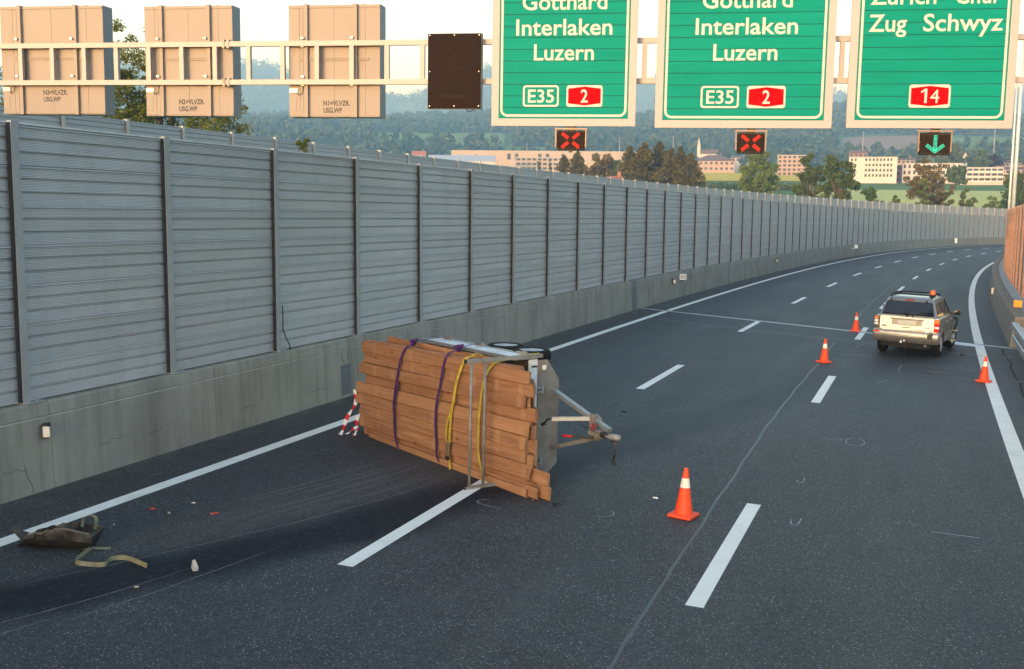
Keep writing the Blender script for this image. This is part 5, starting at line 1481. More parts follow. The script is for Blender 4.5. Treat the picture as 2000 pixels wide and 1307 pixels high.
mb = MB(); mb.beam((-.02, yr(1.235) - .03, 1.205), (-.14, yr(1.26) - .03, 1.262), .018, .018); mb.beam((-.14, yr(1.262) - .03, 1.262), (.06, yr(1.27) - .03, 1.268), .016, .016); mb.cbox(-.06, .02, yr(1.2) - .05, yr(1.2), 1.17, 1.215, .01); mb.cbox(.12, .16, yr(1.2) - .04, yr(1.2), 1.17, 1.22, .006); mb.build('wiper', M_TRIM, tg)
mb = MB(); mb.cbox(-.115, .115, yr(1.665) - .04, yr(1.665) + .02, 1.635, 1.675, .008); mb.build('high_brake_light', mat('brake_red', (.30, .02, .02), .25), gho)
# lamps
M_LR = mat('lamp_red', (.70, .015, .012), .18); M_LA = mat('lamp_amber', (.85, .22, .02), .18); M_LW = mat('lamp_white', (.75, .72, .68), .2); M_LD = mat('lamp_socket', (.06, .045, .035), .3)
for sx in (-1, 1):
    ho = MB(); ho.cbox(*sorted((sx * .752, sx * .893)), -.975, -.80, .80, 1.155, .02); lo_ = ho.build('tail_lamp', M_LR if sx > 0 else M_LD, car)
    segs = ((1.045, 1.14, M_LA), (.965, 1.04, M_LR), (.895, .96, M_LW)) if sx > 0 else ((1.06, 1.14, M_LA), (.97, 1.05, M_LW), (.89, .955, M_LW), (.825, .88, M_LD))
    for z0, z1, m_ in segs:
        s2 = MB(); s2.cbox(*sorted((sx * (.762 if sx > 0 else .79), sx * .896)), -.981, -.82, z0, z1, .012); s2.build('lens', m_, lo_)
# bumper
bp = [(-.80, .46), (-.98, .43), (-1.055, .52), (-1.06, .70), (-1.03, .765), (-.90, .78), (-.80, .78)]
bmp = bevelled(bp, -.925, .925, .05).build('bumper', M_CAR, car); smooth_by_angle(bmp, 40)
mb = MB(); mb.cbox(-.52, .52, -1.078, -1.02, .60, .625, .01); mb.build('bumper_ridge', M_CAR, bmp)
mb = MB(); mb.cbox(-.87, -.725, -1.072, -1.03, .685, .735, .012); mb.build('reflector', M_LR, bmp)
mb = MB(); hole = [(.60, .70), (.66, .745), (.73, .77), (.765, .72), (.745, .66), (.77, .60), (.72, .575), (.66, .60), (.60, .585), (.61, .64)]
mb.loft([[(x, -1.066, z) for x, z in hole], [(x, -1.0, z) for x, z in hole]]); ho_ = mb.build('torn_hole', M_BLACK, bmp); ho_['label'] = 'dark torn hole in the bumper corner'
mb = MB(); mb.box(-.70, .70, -.95, 3.2, .30, .46); mb.build('underbody', M_TRIM, car)
mb = MB(); mb.cbox(-.46, .50, -.93, -.60, .27, .46, .05); mb.build('silencer', mat('rusty_silencer', (.05, .038, .025), .6, .3), car)
mb = MB(); mb.tube([(.52, -.5, .36), (.56, -.98, .38)], .035, 10); mb.build('exhaust_pipe', M_GALVD, car, True)
mb = MB(); mb.beam((.0, -.80, .42), (.0, -1.10, .42), .06, .06); mb.tube([(0, -1.10, .42), (0, -1.16, .42), (0, -1.17, .47)], .018, 8); th_ = mb.build('tow_hitch', M_BLACK, car)
mb = MB(); mb.lathe([(.0, -.03), (.02, -.024), (.03, -.005), (.03, .008), (.018, .026), (0, .03)], 12, Matrix.Translation((0, -1.17, .50))); mb.build('tow_ball', M_ALU, th_, True)
mb = MB(); mb.cbox(-.13, -.07, -1.09, -1.05, .42, .49, .01); mb.build('tow_socket', M_ALU, th_)
mb = MB(); mb.tube([(.02, -1.0, .40), (.03, -1.06, .30), (.01, -1.08, .16), (.04, -1.08, .05), (.02, -1.10, .015)], .008, 6); mb.build('hanging_cable', M_BLACK, th_, True)
# wheels
for sx in (-1, 1):
    for cy, st in ((0.0, 0), (WB, R(-9))):
        Mw = Matrix.Translation((sx * .765, cy, .372)) @ Matrix.Rotation(st, 4, 'Z') @ Matrix.Rotation(R(90) * sx, 4, 'Y')
        w = MB(); w.lathe([(.22, -.11), (.31, -.125), (.352, -.105), (.368, -.06), (.371, 0), (.368, .06), (.352, .105), (.31, .125), (.22, .11), (.215, 0)], 36)
        wo_ = w.build('wheel', M_RUBBER, car, False, Mw); smooth_by_angle(wo_, 45)
        w = MB(); w.lathe([(.222, .02), (.222, .108), (.205, .10), (.19, .06), (.10, .05), (.07, .085), (.0, .09)], 28); ri = w.build('rim', MATS['silver_rim'], wo_, True)
        for k in range(5):
            w = MB(); w.beam((.06 * math.cos(k * 1.2566), .06 * math.sin(k * 1.2566), .085), (.205 * math.cos(k * 1.2566), .205 * math.sin(k * 1.2566), .10), .055, .02); w.build('spoke', MATS['silver_rim'], wo_)
# mirrors, roof rack, beacon, loose front-corner parts
for sx in (-1, 1):
    mb = MB(); mb.cbox(*sorted((sx * .95, sx * 1.15)), 1.62, 1.74, 1.13, 1.30, .03); mo_ = mb.build('mirror', M_BLACK, car); smooth_by_angle(mo_, 50)
    mb = MB(); mb.beam((sx * .80, 1.72, 1.18), (sx * .97, 1.70, 1.18), .05, .06); mb.build('mirror_arm', M_BLACK, mo_)
    mb = MB(); mb.box(*sorted((sx * .965, sx * 1.13)), 1.612, 1.622, 1.15, 1.28); mb.build('mirror_glass', M_GLASS, mo_)
    rail = MB(); rail.tube([(sx * .56, -.52, 1.70), (sx * .56, -.46, 1.765), (sx * .56, -.2, 1.785), (sx * .56, .9, 1.785), (sx * .56, 1.12, 1.765), (sx * .56, 1.2, 1.70)], .022, 8); rail.build('roof_rail', M_TRIM, car, True)
for y in (-.30, .80):
    mb = MB(); mb.tube([(-.56, y, 1.79), (-.3, y, 1.805), (.3, y, 1.805), (.56, y, 1.79)], .018, 8); mb.build('cross_bar', M_TRIM, car, True)
bc = thing('warning_beacon', 'round orange warning beacon on the roof of the silver car', 'beacon', road_frame(35.35, 1.68, 0.005, 0.13) @ Matrix.Translation((.50, .15, 1.735)))
mb = MB(); mb.lathe([(.085, 0), (.085, .05), (.075, .055), (0, .055)], 20); mb.build('base', M_BLACK, bc, True)
mb = MB(); mb.lathe([(.075, .055), (.078, .08), (.076, .15), (.06, .19), (.03, .205), (0, .208)], 20); mb.build('lens', mat('beacon_orange', (.75, .13, .025), .2), bc, True)
mb = MB(); mb.tube([(.90, 2.15, .52), (.97, 2.22, .70), (1.0, 2.3, .86), (.97, 2.42, .97), (.90, 2.55, .98)], .035, 8); mb.build('loose_arch_liner', M_BLACK, car, True)
mb = MB(); mb.box(.86, 1.06, 2.1, 2.3, .60, .63); mb.box(.84, 1.02, 1.98, 2.2, .30, .34); mb.build('bent_running_board', M_GTRIM, car)

# ================================================================ BACKGROUND
def ground_at(px, r):
    a = _az(px); x, y = r * math.sin(a), r * math.cos(a)
    return x, y, tz(x, y)
def z_at(px, py, r):
    dep = r * math.cos(_az(px))
    return CAM_H + (385.0 + 0.0095 * (px - 1000) - py) * dep / 2144.0

def m_leaf(name, a, b, trans=0.25):
    m, g, p = new_mat(name)
    geo = g.n('NewGeometry'); r = geo.outputs['Random Per Island']
    n = g.noise(geo.outputs['Position'], 0.9, 3)
    c = g.mix(r, c4(a), c4(b)); c = g.mix(g.rng(n, .35, .65, 0, .35), c, c4(tuple(k * .6 for k in a)))
    g.set(p.inputs['Base Color'], c); p.inputs['Roughness'].default_value = .7; p.inputs['Specular IOR Level'].default_value = .2
    tr = g.n('BsdfTranslucent'); g.set(tr.inputs['Color'], c)
    mx = g.n('MixShader'); mx.inputs[0].default_value = trans
    out = g.t.nodes['Material Output']
    g.t.links.new(p.outputs[0], mx.inputs[1]); g.t.links.new(tr.outputs[0], mx.inputs[2]); g.t.links.new(mx.outputs[0], out.inputs['Surface'])
    return m
M_LG = m_leaf('leaf_fresh', (0.085, 0.135, 0.022), (0.18, 0.235, 0.045))
M_LD_ = m_leaf('leaf_deep', (0.055, 0.088, 0.018), (0.125, 0.160, 0.040))
M_LY = m_leaf('leaf_willow', (0.090, 0.115, 0.020), (0.18, 0.20, 0.045))
M_LB = m_leaf('leaf_bronze', (0.115, 0.090, 0.028), (0.20, 0.155, 0.045))
M_LP = m_leaf('leaf_copper', (0.035, 0.014, 0.018), (0.06, 0.022, 0.026))
M_NEED = m_leaf('spruce_needles', (0.055, 0.055, 0.012), (0.15, 0.125, 0.030), .1)
M_BARK = mat('bark', (0.10, 0.075, 0.055), .9, var=.3, scale=3)
def quads(name, C, S, m, rng, flat=0.0, elong=1.6, droop=None):
    """C: n x 3 centres, S: n sizes -> one mesh of randomly turned leaf quads"""
    n = len(C)
    a = rng.normal(size=(n, 3)); a[:, 2] *= (1 - flat); a /= np.linalg.norm(a, axis=1)[:, None]
    if droop is not None: a = droop / (np.linalg.norm(droop, axis=1)[:, None] + 1e-9)
    b = rng.normal(size=(n, 3)); b -= a * (a * b).sum(1)[:, None]; b /= np.linalg.norm(b, axis=1)[:, None]
    s = S[:, None]
    v = np.stack([C - a * s * elong * .5, C + b * s * .5 , C + a * s * elong * .5, C - b * s * .5], 1).reshape(-1, 3)
    me = bpy.data.meshes.new(name)
    me.vertices.add(4 * n); me.loops.add(4 * n); me.polygons.add(n)
    me.vertices.foreach_set('co', v.ravel()); me.loops.foreach_set('vertex_index', np.arange(4 * n, dtype=np.int32))
    me.polygons.foreach_set('loop_start', np.arange(0, 4 * n, 4, dtype=np.int32))
    me.update(calc_edges=True); me.materials.append(m)
    return me
def broad_tree(name, label, x, y, z, h, w, m, n=1500, leaf=.5, seed=0, group=None, base=.22, clumps=26, sparse=0.0, lean=0.0, cat='tree', crad=(.10, .20)):
    rng = np.random.default_rng(seed + 11)
    t = thing(name, label, cat, Matrix.Translation((x, y, z)), group)
    tr = MB(); top = Vector((lean, 0, h * .78)); r0 = max(.06, h * .018)
    tr.tube([Vector((0, 0, -1.0)), Vector((lean * .15, .0, h * .2)), Vector((lean * .5 + .02 * h, .01 * h, h * .5)), top], [r0, r0 * .8, r0 * .5, r0 * .15], 7)
    cc = []
    for k in range(clumps):
        u = rng.normal(size=3); u /= np.linalg.norm(u); q = rng.uniform(.08, 1.0) ** .5
        hz = base * h + (1 - base) * h * .5 * (1 + u[2] * q)
        wd = w * .5 * (1.0 - .25 * abs(u[2] * q)) 
        cc.append((u[0] * q * wd + lean * hz / h, u[1] * q * wd, hz))
    cc = np.array(cc)
    for k in range(0, clumps, max(2, clumps // 14)):
        p0 = Vector((lean * .3, 0, max(h * .15, cc[k][2] * .55))); tr.tube([p0, (p0 + Vector(cc[k])) / 2 + Vector((0, 0, .03 * h)), Vector(cc[k])], [r0 * .4, r0 * .25, r0 * .08], 5)
    tr.build('trunk', M_BARK, t, True)
    per = n // clumps; C = []; S = []
    for c in cc:
        rad = w * rng.uniform(*crad)
        u = rng.normal(size=(per, 3)); u /= np.linalg.norm(u, axis=1)[:, None]; q = rng.uniform(0, 1, per) ** .45
        C.append(c + u * q[:, None] * rad * np.array([1, 1, .8])); S.append(rng.uniform(.6, 1.3, per) * leaf)
    put('crown', quads('crown', np.concatenate(C), np.concatenate(S), m, rng), t)
    return t
def spruce(label, x, y, z, h, w, seed=0, n=2600, group='spruces behind the barriers'):
    rng = np.random.default_rng(seed + 5)
    t = thing('spruce_tree', label, 'tree', Matrix.Translation((x, y, z)), group)
    tr = MB(); tr.tube([(0, 0, -1), (0, 0, h * .5), (0, 0, h * .98)], [h * .016, h * .01, h * .002], 6); tr.build('trunk', M_BARK, t, True)
    C = []; D = []; S = []
    nb = 210
    for k in range(nb):
        f = (k + rng.uniform(0, 1)) / nb; zz = h * (.06 + .94 * f); rad = w * .5 * (1 - f) ** .7 * rng.uniform(.65, 1.15) + .12
        a = rng.uniform(0, 2 * math.pi); m_ = n // nb
        q = rng.uniform(.08, 1, m_); side = rng.normal(0, .13, m_) * rad * (1.1 - q)
        dz = -q ** 1.3 * rad * .32 + rng.normal(0, .025 * h * .3, m_) + .12 * rad * (q > .85)
        C.append(np.stack([math.cos(a) * q * rad - math.sin(a) * side, math.sin(a) * q * rad + math.cos(a) * side, zz + dz], 1))
        d = np.stack([np.full(m_, math.cos(a)), np.full(m_, math.sin(a)), np.full(m_, -.55)], 1) + rng.normal(0, .45, (m_, 3)); D.append(d); S.append(rng.uniform(.6, 1.2, m_) * h * .024)
    put('crown', quads('crown', np.concatenate(C), np.concatenate(S), M_NEED, rng, elong=2.2, droop=np.concatenate(D)), t)

# spruces
for k, (px, top, w_, r, lb) in enumerate([(1101, 306, 34, 300, 'lower spruce of the pair in front of the pale office block'), (1127, 297, 40, 296, 'taller spruce of the pair in front of the pale office block'),
        (1228, 287, 44, 285, 'broad dark spruce at the edge of the spruce clump near the red roof'), (1256, 281, 56, 275, 'tall broad spruce inside the dark clump'), (1286, 279, 48, 280, 'tallest pointed spruce of the dark clump'),
        (1309, 291, 40, 272, 'narrow spruce in the middle of the dark clump'), (1328, 289, 42, 282, 'slim spruce towards the rapeseed end of the clump'), (1347, 301, 46, 268, 'lowest spruce, closing the clump beside the yellow field')]):
    x, y, z = ground_at(px, r); zt = z_at(px, top, r)
    spruce(lb, x, y, z, zt - z, w_ * r / 2144 * 2.2, k, 9000)
def bt(px, top, wpx, r, m, name, label, n=1500, leafpx=5.0, seed=None, **kw):
    x, y, z = ground_at(px, r); zt = z_at(px, top, r)
    return broad_tree(name, label, x, y, z, max(1.5, zt - z), wpx * r / 2144, m, n, leafpx * r / 2144, seed if seed is not None else int(px), **kw)
bt(1172, 300, 62, 330, M_LB, 'bushy_tree', 'brownish bushy tree between the spruce pair and the dark clump', 1800)
bt(1200, 310, 40, 360, M_LD_, 'bushy_tree', 'green bushy tree tucked beside the brownish one', 1200)
bt(1481, 294, 78, 262, M_LG, 'round_tree', 'big round green tree standing before the rapeseed field', 7000, leafpx=3.2, base=.12, clumps=70, crad=(.08, .15))
bt(1580, 300, 58, 215, M_LD_, 'oak_tree', 'slimmer oak of the pair in front of the flats', 4500, leafpx=3.2, base=.3, clumps=55, crad=(.08, .16))
bt(1636, 296, 76, 210, M_LD_, 'oak_tree', 'broader oak of the pair next to the white block', 6500, leafpx=3.2, base=.3, clumps=70, crad=(.07, .15))
bt(1864, 326, 46, 430, M_LD_, 'round_tree', 'small round tree before the long terraced block', 1000)
bt(1840, 276, 26, 620, M_LD_, 'poplar_tree', 'tall dark poplar just beside the green-arrow signal', 1200, base=.05)
bt(1862, 274, 30, 625, M_LD_, 'poplar_tree', 'tallest dark poplar near the white gabled house', 1300, base=.05)
bt(1798, 290, 24, 640, M_LD_, 'poplar_tree', 'dark poplar half hidden by the green-arrow signal', 1000, base=.05)
bt(1052, 308, 8, 520, M_LD_, 'columnar_tree', 'narrow columnar tree in front of the office windows, farther from the spruces', 400, leafpx=2.5, base=.03, clumps=14)
bt(1074, 308, 8, 520, M_LD_, 'columnar_tree', 'narrow columnar tree in front of the office windows, closer to the spruces', 400, leafpx=2.5, base=.03, clumps=14)
bt(1934, 302, 34, 660, M_LP, 'copper_beech', 'dark purple copper beech beside the gabled houses', 900)
bt(1905, 296, 40, 640, M_LD_, 'round_tree', 'dark rounded tree behind the long terraced block', 1000)
bt(1812, 306, 92, 252, M_LB, 'young_tree', 'tall loose bronze-leaved young tree behind the far barrier', 7500, leafpx=2.6, base=.25, clumps=120, crad=(.045, .10))
bt(1838, 345, 50, 256, M_LY, 'shrub', 'yellow-green shrub at the foot of the bronze young tree', 1980, leafpx=3.0, base=.15, clumps=34, crad=(.08, .15))
bt(1802, 340, 34, 248, M_LG, 'shrub', 'upright green shrub in front of the bronze young tree', 1980, leafpx=3.0, base=.15, clumps=34, crad=(.08, .15))
bt(1703, 348, 58, 228, M_LG, 'shrub', 'bushy green shrub behind the barrier below the white block', 3080, leafpx=3.0, base=.15, clumps=34, crad=(.08, .15))
bt(1650, 372, 34, 212, M_LG, 'shrub', 'low green shrub under the broad oak', 1320, leafpx=3.0, base=.15, clumps=34, crad=(.08, .15))
bt(1747, 378, 30, 238, M_LG, 'shrub', 'low shrub between the bushy shrub and the bronze tree', 1320, leafpx=3.0, base=.15, clumps=34, crad=(.08, .15))
bt(1886, 352, 36, 266, M_LG, 'shrub', 'pointed green shrub behind the barrier under the terraced block', 1980, leafpx=3.0, base=.15, clumps=34, crad=(.08, .15))
bt(1935, 373, 40, 278, M_LG, 'shrub', 'loose low shrub beside the lamp posts', 1320, leafpx=3.0, base=.15, clumps=34, crad=(.08, .15))
bt(1990, 336, 80, 292, M_LD_, 'round_tree', 'dense green tree behind the slim lamp posts', 6000, leafpx=3.2, clumps=60)
bt(1540, 372, 40, 205, M_LY, 'shrub', 'yellow-green shrub before the round green tree', 1540, leafpx=3.0, base=.15, clumps=34, crad=(.08, .15))
bt(1600, 368, 36, 200, M_LY, 'shrub', 'yellow-green shrub at the foot of the slim oak', 1540, leafpx=3.0, base=.15, clumps=34, crad=(.08, .15))
# tall light trees close behind the far barrier at the left
for px, top, wpx, r, lb, n in ((252, 50, 130, 62, 'tall airy willow showing between the sign backs N3 and N2', 26000), (330, -10, 120, 66, 'tall airy willow behind sign back N2', 18000), (425, 130, 150, 60, 'airy willow behind the edge of sign back N2', 15000), (20, 140, 140, 58, 'airy willow behind sign back N3', 8000), (130, 20, 130, 66, 'tall willow hidden mostly by sign back N3', 6000)):
    bt(px, top, wpx, r, M_LY, 'willow_tree', lb, n, leafpx=3.4, base=.12, clumps=260, crad=(.06, .14))
bt(588, 262, 46, 52, M_LY, 'willow_shoot', 'small leafy shoot rising above the second barrier', 420, leafpx=4.5, base=.8, clumps=9, crad=(.08, .16), lean=.3)
# ---------------------------------------------------------------- far buildings
M_CREAMW = mat('cream_render', (.34, .30, .26), .85, var=.05, scale=.1); M_WHITEW = mat('white_render', (.46, .455, .455), .85, var=.04, scale=.1); M_PINKW = mat('pink_render', (.34, .265, .22), .85, var=.06, scale=.1)
M_GREYW = mat('grey_cladding', (.42, .45, .49), .6, var=.06, scale=.2); M_ROOFB = mat('brown_tiles', (.115, .075, .065), .85, var=.2, scale=.8); M_ROOFR = mat('red_tiles', (.34, .12, .065), .85, var=.2, scale=.8)
M_FLAT = mat('flat_roof', (.36, .37, .39), .8, var=.1, scale=.2); M_PANE = mat('far_glass', (.045, .055, .07), .6, var=.2, scale=.5, spec=.1); M_BLIND = mat('green_blind', (.38, .44, .26), .6); M_BRICKW = mat('brick_red_wall', (.26, .13, .085), .85)
def bld(name, label, px0, px1, ytop, ybase, r, depth, m, rows=0, cols=0, roof='flat', rm=None, win=(.62, .55), skip=None, bands=False, blind=False, parapet_h=.6, over=.6, x_from=0.0, x_to=1.0):
    pc = (px0 + px1) / 2; a = _az(pc); W = (px1 - px0) * r / 2144 * math.cos(a) ** 2
    zt, zb = z_at(pc, ytop, r), z_at(pc, ybase, r); H = zt - zb
    t = thing(name, label, 'building', Matrix.Translation((r * math.sin(a), r * math.cos(a), zb)) @ Matrix.Rotation(-a, 4, 'Z'))
    rh = 0.0
    if roof in ('gable', 'hip', 'front'): rh = H * (.38 if roof != 'front' else .48)
    hw = H - rh
    mb = MB(); mb.box(-W / 2, W / 2, 0, depth, -8, hw)
    if roof == 'front': mb.prism([(-W / 2, hw), (W / 2, hw), (0, H - .3)], 'y', 0.02, depth)
    mb.build('wall', m, t)
    mb = MB()
    if roof == 'flat': mb.box(-W / 2 - .2, W / 2 + .2, -.2, depth + .2, hw, hw + .35)
    elif roof == 'gable': mb.loft([[(-W / 2 - over, -over, hw), (-W / 2 - over, depth / 2, H), (-W / 2 - over, depth + over, hw)], [(W / 2 + over, -over, hw), (W / 2 + over, depth / 2, H), (W / 2 + over, depth + over, hw)]])
    elif roof == 'hip': mb.add([(-W / 2 - over, -over, hw), (W / 2 + over, -over, hw), (W / 2 + over, depth + over, hw), (-W / 2 - over, depth + over, hw), (-W / 2 + depth * .5, depth / 2, H), (W / 2 - depth * .5, depth / 2, H)], [(0, 1, 5, 4), (1, 2, 5), (2, 3, 4, 5), (3, 0, 4), (0, 3, 2, 1)])
    elif roof == 'front':
        for sg in (-1, 1): mb.loft([[(sg * (W / 2 + over), y, hw - .35), (0, y, H - .15), (0, y, H + .15), (sg * (W / 2 + over), y, hw - .02)] for y in (-over, depth + over)])
    ro_ = mb.build('roof', rm or M_FLAT, t)
    if roof == 'gable' and W < 60:
        mb = MB(); mb.box(W * .2, W * .2 + .8, depth * .45, depth * .45 + .8, H - 1.5, H + 1.0); mb.build('chimney', M_BRICKW, ro_)
    if rows:
        fh = hw / rows; fw = W * (x_to - x_from) / cols
        for i in range(rows):
            if bands:
                mb = MB(); mb.box(-W / 2 + .3, W / 2 - .3, -1.1, -.003, i * fh - .12, i * fh + .9); mb.build('balcony', m, t)
            for j in range(cols):
                if skip and skip(i, j): continue
                cx = -W / 2 + x_from * W + (j + .5) * fw; cz = (i + .5) * fh + .08 * fh
                ww, wh = fw * win[0], fh * win[1]
                mb = MB(); mb.box(cx - ww / 2, cx + ww / 2, -.06, -.004, cz - wh / 2, cz + wh / 2); wo_ = mb.build('window', M_PANE, t)
                if blind and random.random() < .75:
                    mb = MB(); k = random.choice((-1, 1)); mb.box(cx + k * ww * .5 - ww * .17, cx + k * ww * .5 + ww * .17, -.12, -.065, cz - wh / 2, cz + wh / 2); mb.build('blind', M_BLIND, wo_)
    return t
bld('factory_hall', 'long cream factory hall behind the office block', 882, 1240, 297, 348, 930, 70, M_CREAMW, 2, 24, win=(.45, .45), rm=M_FLAT, skip=lambda i, j: not (i == 1 and j in (7, 8, 11, 12, 14, 16) or i == 0 and j in (7, 8, 9)))
bld('workshop_hall', 'low blue-grey workshop hall with pitched metal roof', 838, 966, 303, 336, 720, 26, M_GREYW, 1, 3, 'gable', mat('pale_metal_roof', (.42, .46, .52), .45, .3), win=(.35, .35), skip=lambda i, j: j == 2)
bld('office_block', 'cream office block with rows of windows beside the spruces', 1007, 1120, 309, 352, 780, 20, M_CREAMW, 5, 11, win=(.72, .5), rm=M_FLAT)
bld('small_house', 'small white house with red roof above the second barrier', 806, 831, 296, 318, 880, 12, M_WHITEW, 2, 3, 'gable', M_ROOFR)
bld('farm_building', 'pinkish building with brown hipped roof above the rapeseed', 1352, 1432, 303, 336, 860, 22, M_PINKW, 2, 8, 'hip', M_ROOFB, win=(.5, .45))
bld('apartment_block', 'pink flats with balcony bands behind the oaks', 1516, 1572, 305, 345, 800, 18, M_PINKW, 5, 6, bands=True, win=(.6, .6))
bld('low_house', 'low pale house behind the round green tree', 1425, 1462, 305, 318, 900, 14, M_WHITEW, 1, 4, 'gable', M_ROOFB)
bld('white_block', 'white four-storey block with green-edged windows', 1655, 1748, 309, 359, 560, 24, M_WHITEW, 5, 12, blind=True, win=(.62, .5), skip=lambda i, j: j in (2, 3) or i == 0 and j > 3, x_from=.02, x_to=.92)
bld('brick_annex', 'red brick annex beside the white block', 1747, 1764, 324, 357, 585, 14, M_BRICKW, 3, 2)
bld('pale_block', 'pale pink flat-roofed block behind the bronze young tree', 1759, 1873, 321, 356, 575, 22, M_WHITEW, 3, 12, win=(.45, .6))
bld('terraced_block', 'long white terraced block with deep balconies', 1873, 1956, 329, 357, 545, 20, M_WHITEW, 3, 7, bands=True, win=(.82, .6))
bld('gabled_house', 'tall white house with steep gable beside the poplars', 1871, 1889, 298, 336, 690, 14, M_WHITEW, 3, 3, 'front', M_ROOFB, over=.8)
bld('half_timbered_house', 'gabled house with brown beams next to the copper beech', 1934, 1953, 314, 338, 700, 12, M_PINKW, 2, 3, 'front', M_ROOFR, over=.8)
bld('cream_house', 'cream three-storey house behind the slim lamp posts', 1952, 1990, 308, 340, 715, 14, M_CREAMW, 3, 5, 'hip', M_ROOFB)
bld('farm_house', 'dark-roofed house on the slope below the ploughed field', 1655, 1690, 294, 312, 900, 14, M_BRICKW, 1, 4, 'gable', M_ROOFB)
bld('farm_house', 'brown-roofed house between white block and poplars', 1748, 1782, 309, 322, 720, 12, M_PINKW, 1, 4, 'gable', M_ROOFB)
bld('garden_shed', 'orange-red tiled roof just above the second barrier by the spruces', 1186, 1213, 344, 362, 255, 6, M_BRICKW, 0, 0, 'gable', M_ROOFR, over=.3)
bld('lane_house', 'brown roof low behind the terraced block', 1950, 2010, 326, 342, 640, 12, M_PINKW, 1, 6, 'gable', M_ROOFB)
# church
a = _az(1362); rr_ = 1000; zb = z_at(1362, 300, rr_)
ch_ = thing('church', 'church with slender pale spire in front of the woods', 'church', Matrix.Translation((rr_ * math.sin(a), rr_ * math.cos(a), zb)) @ Matrix.Rotation(-a, 4, 'Z'))
mb = MB(); mb.box(-1.3, 1.3, 0, 2.6, -8, 5.0); mb.build('tower', M_GREYW, ch_)
mb = MB(); mb.add([(-1.6, -.3, 5), (1.6, -.3, 5), (1.6, 2.9, 5), (-1.6, 2.9, 5), (0, 1.3, 14.5)], [(0, 1, 4), (1, 2, 4), (2, 3, 4), (3, 0, 4), (3, 2, 1, 0)]); mb.build('spire', mat('spire_copper', (.33, .35, .34), .6), ch_)
mb = MB(); mb.box(1.31, 20, -2, 7, -8, -1); mb.build('nave', M_GREYW, ch_)
mb = MB(); mb.prism([(-3, -1), (2.5, 3), (8, -1)], 'x', 1.31, 20.4); mb.build('nave_roof', M_ROOFB, ch_)
# power poles on the slope
for px, y0, y1, r, lb in ((702, 252, 272, 1300, 'thin pylon on the wooded slope above the second barrier'), (1208, 270, 300, 1000, 'thin pole rising behind the bushy green tree'), (1312, 270, 298, 1000, 'thin pole rising behind the middle of the spruce clump'), (1680, 259, 292, 950, 'thin pole above the white block'), (1935, 252, 284, 950, 'thin pole on the meadow slope beside the lamp posts'), (1028, 281, 300, 1000, 'thin pole above the factory roof')):
    x, y, z = ground_at(px, r); mb = MB(); mb.tube([(0, 0, -12), (0, 0, max(6, z_at(px, y0, r) - z))], [.32, .2], 6); tag(mb.build('power_pole', mat('pole_grey', (.42, .40, .37), .7), None, True, Matrix.Translation((x, y, z))), lb, 'pole', 'power poles on the slopes')
# street lamps beyond the inside wall
M_LPOLE = mat('pale_lamp_post', (.62, .60, .56), .45, .3)
def lamp(px, r, h, rad, label, armdir):
    x, y, z = ground_at(px, r); z = -2.0
    t = thing('street_lamp', label, 'street lamp', Matrix.Translation((x, y, z)), 'lamp posts beyond the inside wall')
    mb = MB(); mb.tube([(0, 0, -2), (0, 0, h * .5), (0, 0, h)], [rad, rad * .8, rad * .55], 12); mb.build('post', M_LPOLE, t, True)
    mb = MB(); mb.tube([(0, 0, h - .05), (armdir * .35, -.1, h + .05)], rad * .4, 8); mb.build('arm', M_LPOLE, t, True)
    mb = MB(); mb.cbox(min(armdir * .3, armdir * .95), max(armdir * .3, armdir * .95), -.25, .05, h, h + .13, .04); mb.build('lamp_head', M_LPOLE, t)
lamp(1971.5, 82, 14.3, .10, 'shorter slim white lamp post with its head in view', -1)
lamp(1979.5, 84, 19.5, .15, 'thicker white lamp post running up past the gantry beam', 1)

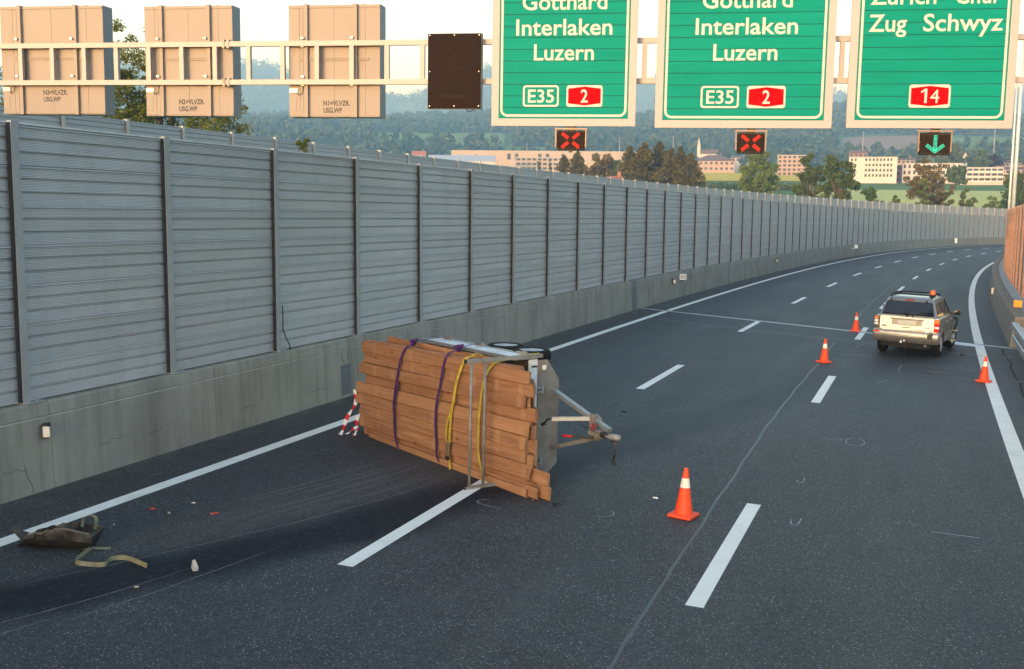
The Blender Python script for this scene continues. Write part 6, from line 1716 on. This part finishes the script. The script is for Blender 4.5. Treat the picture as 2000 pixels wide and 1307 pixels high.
# ---------------------------------------------------------------- woods on the slopes: one mass nobody could count
def wood(name, label, n, r0, r1, px0, px1, hmin, hmax, m, leaves, seed, avoid=()):
    rng = np.random.default_rng(seed)
    a = rng.uniform(_az(px0), _az(px1), n * 2); r = np.sqrt(rng.uniform(r0 ** 2, r1 ** 2, n * 2))
    ok = np.ones(n * 2, bool)
    for (p0, p1, q0, q1) in avoid: ok &= ~((a > _az(p0)) & (a < _az(p1)) & (r > q0) & (r < q1))
    ok &= (vnoise(a * 9, r / 300, seed) > -.75)
    a, r = a[ok][:n], r[ok][:n]
    x, y = r * np.sin(a), r * np.cos(a); z = terrain(x, y)
    h = rng.uniform(hmin, hmax, len(x)); con = rng.uniform(0, 1, len(x)) < .35
    k = leaves; C = []; S = []
    u = rng.normal(size=(len(x), k, 3)); u /= np.linalg.norm(u, axis=2)[..., None]; q = rng.uniform(0.3, 1, (len(x), k, 1)) ** .5
    p = u * q
    zz = (p[..., 2] * .5 + .55)
    wd = np.where(con[:, None], (1.05 - zz) * .42, .42 * np.sqrt(np.maximum(.08, 1 - (zz * 1.6 - .95) ** 2)))
    P = np.stack([x[:, None] + p[..., 0] * wd * h[:, None], y[:, None] + p[..., 1] * wd * h[:, None], z[:, None] + zz * h[:, None]], 2).reshape(-1, 3)
    S = (np.repeat(h, k) * rng.uniform(.16, .34, len(x) * k))
    o = put(name, quads(name, P, S, m, rng, elong=1.2)); tag(o, label, 'woods', kind='stuff')
    return o
M_WOODS = m_leaf('mixed_woods', (0.016, 0.032, 0.012), (0.085, 0.115, 0.030), .1)
AV = ((730, 1000, 1250, 1560), (975, 1120, 1090, 1320), (1630, 1840, 1150, 1540), (1840, 2150, 1060, 1460))
wood('hill_woods', 'mixed woods covering the near slopes across the valley', 6500, 1180, 2500, -80, 2100, 12, 24, M_WOODS, 30, 3, AV)
wood('valley_trees', 'scattered trees among the far houses and fields', 330, 830, 1180, 560, 2060, 7, 15, M_WOODS, 60, 4, ((870, 1250, 780, 1010), (1340, 1440, 780, 900)))
wood('ridge_woods', 'distant woods along the far blue ridge', 5000, 3700, 5600, -80, 2100, 18, 34, M_WOODS, 9, 5)

# hedge row beside the foil field
rng = np.random.default_rng(9)
a_ = rng.uniform(_az(1350), _az(1570), 5000); r_ = rng.uniform(430, 470, 5000); x_, y_ = r_ * np.sin(a_), r_ * np.cos(a_)
tag(put('vineyard_rows', quads('vineyard_rows', np.stack([x_, y_, terrain(x_, y_) + rng.uniform(0, 2.2, 5000)], 1), rng.uniform(.5, 1.0, 5000), M_LD_, rng)), 'low dark hedge rows in front of the pale foil field', 'hedge', kind='stuff')

# ---------------------------------------------------------------- morning haze
hz = MB(); hz.box(-7600, 8200, -330, 9100, -60, 720)
ho = hz.build('haze', None); ho['kind'] = 'stuff'; ho['label'] = 'thin bluish morning haze over the valley'; ho['category'] = 'haze'
hm = bpy.data.materials.new('haze'); hm.use_nodes = True; hm.node_tree.nodes.clear()
pv = hm.node_tree.nodes.new('ShaderNodeVolumePrincipled'); mo_ = hm.node_tree.nodes.new('ShaderNodeOutputMaterial')
pv.inputs['Color'].default_value = (0.25, 0.56, 1.0, 1); pv.inputs['Absorption Color'].default_value = (1, 1, 1, 1); pv.inputs['Density'].default_value = 3.4e-4; pv.inputs['Anisotropy'].default_value = 0.0
hm.node_tree.links.new(pv.outputs[0], mo_.inputs['Volume'])
ho.data.materials.append(hm)
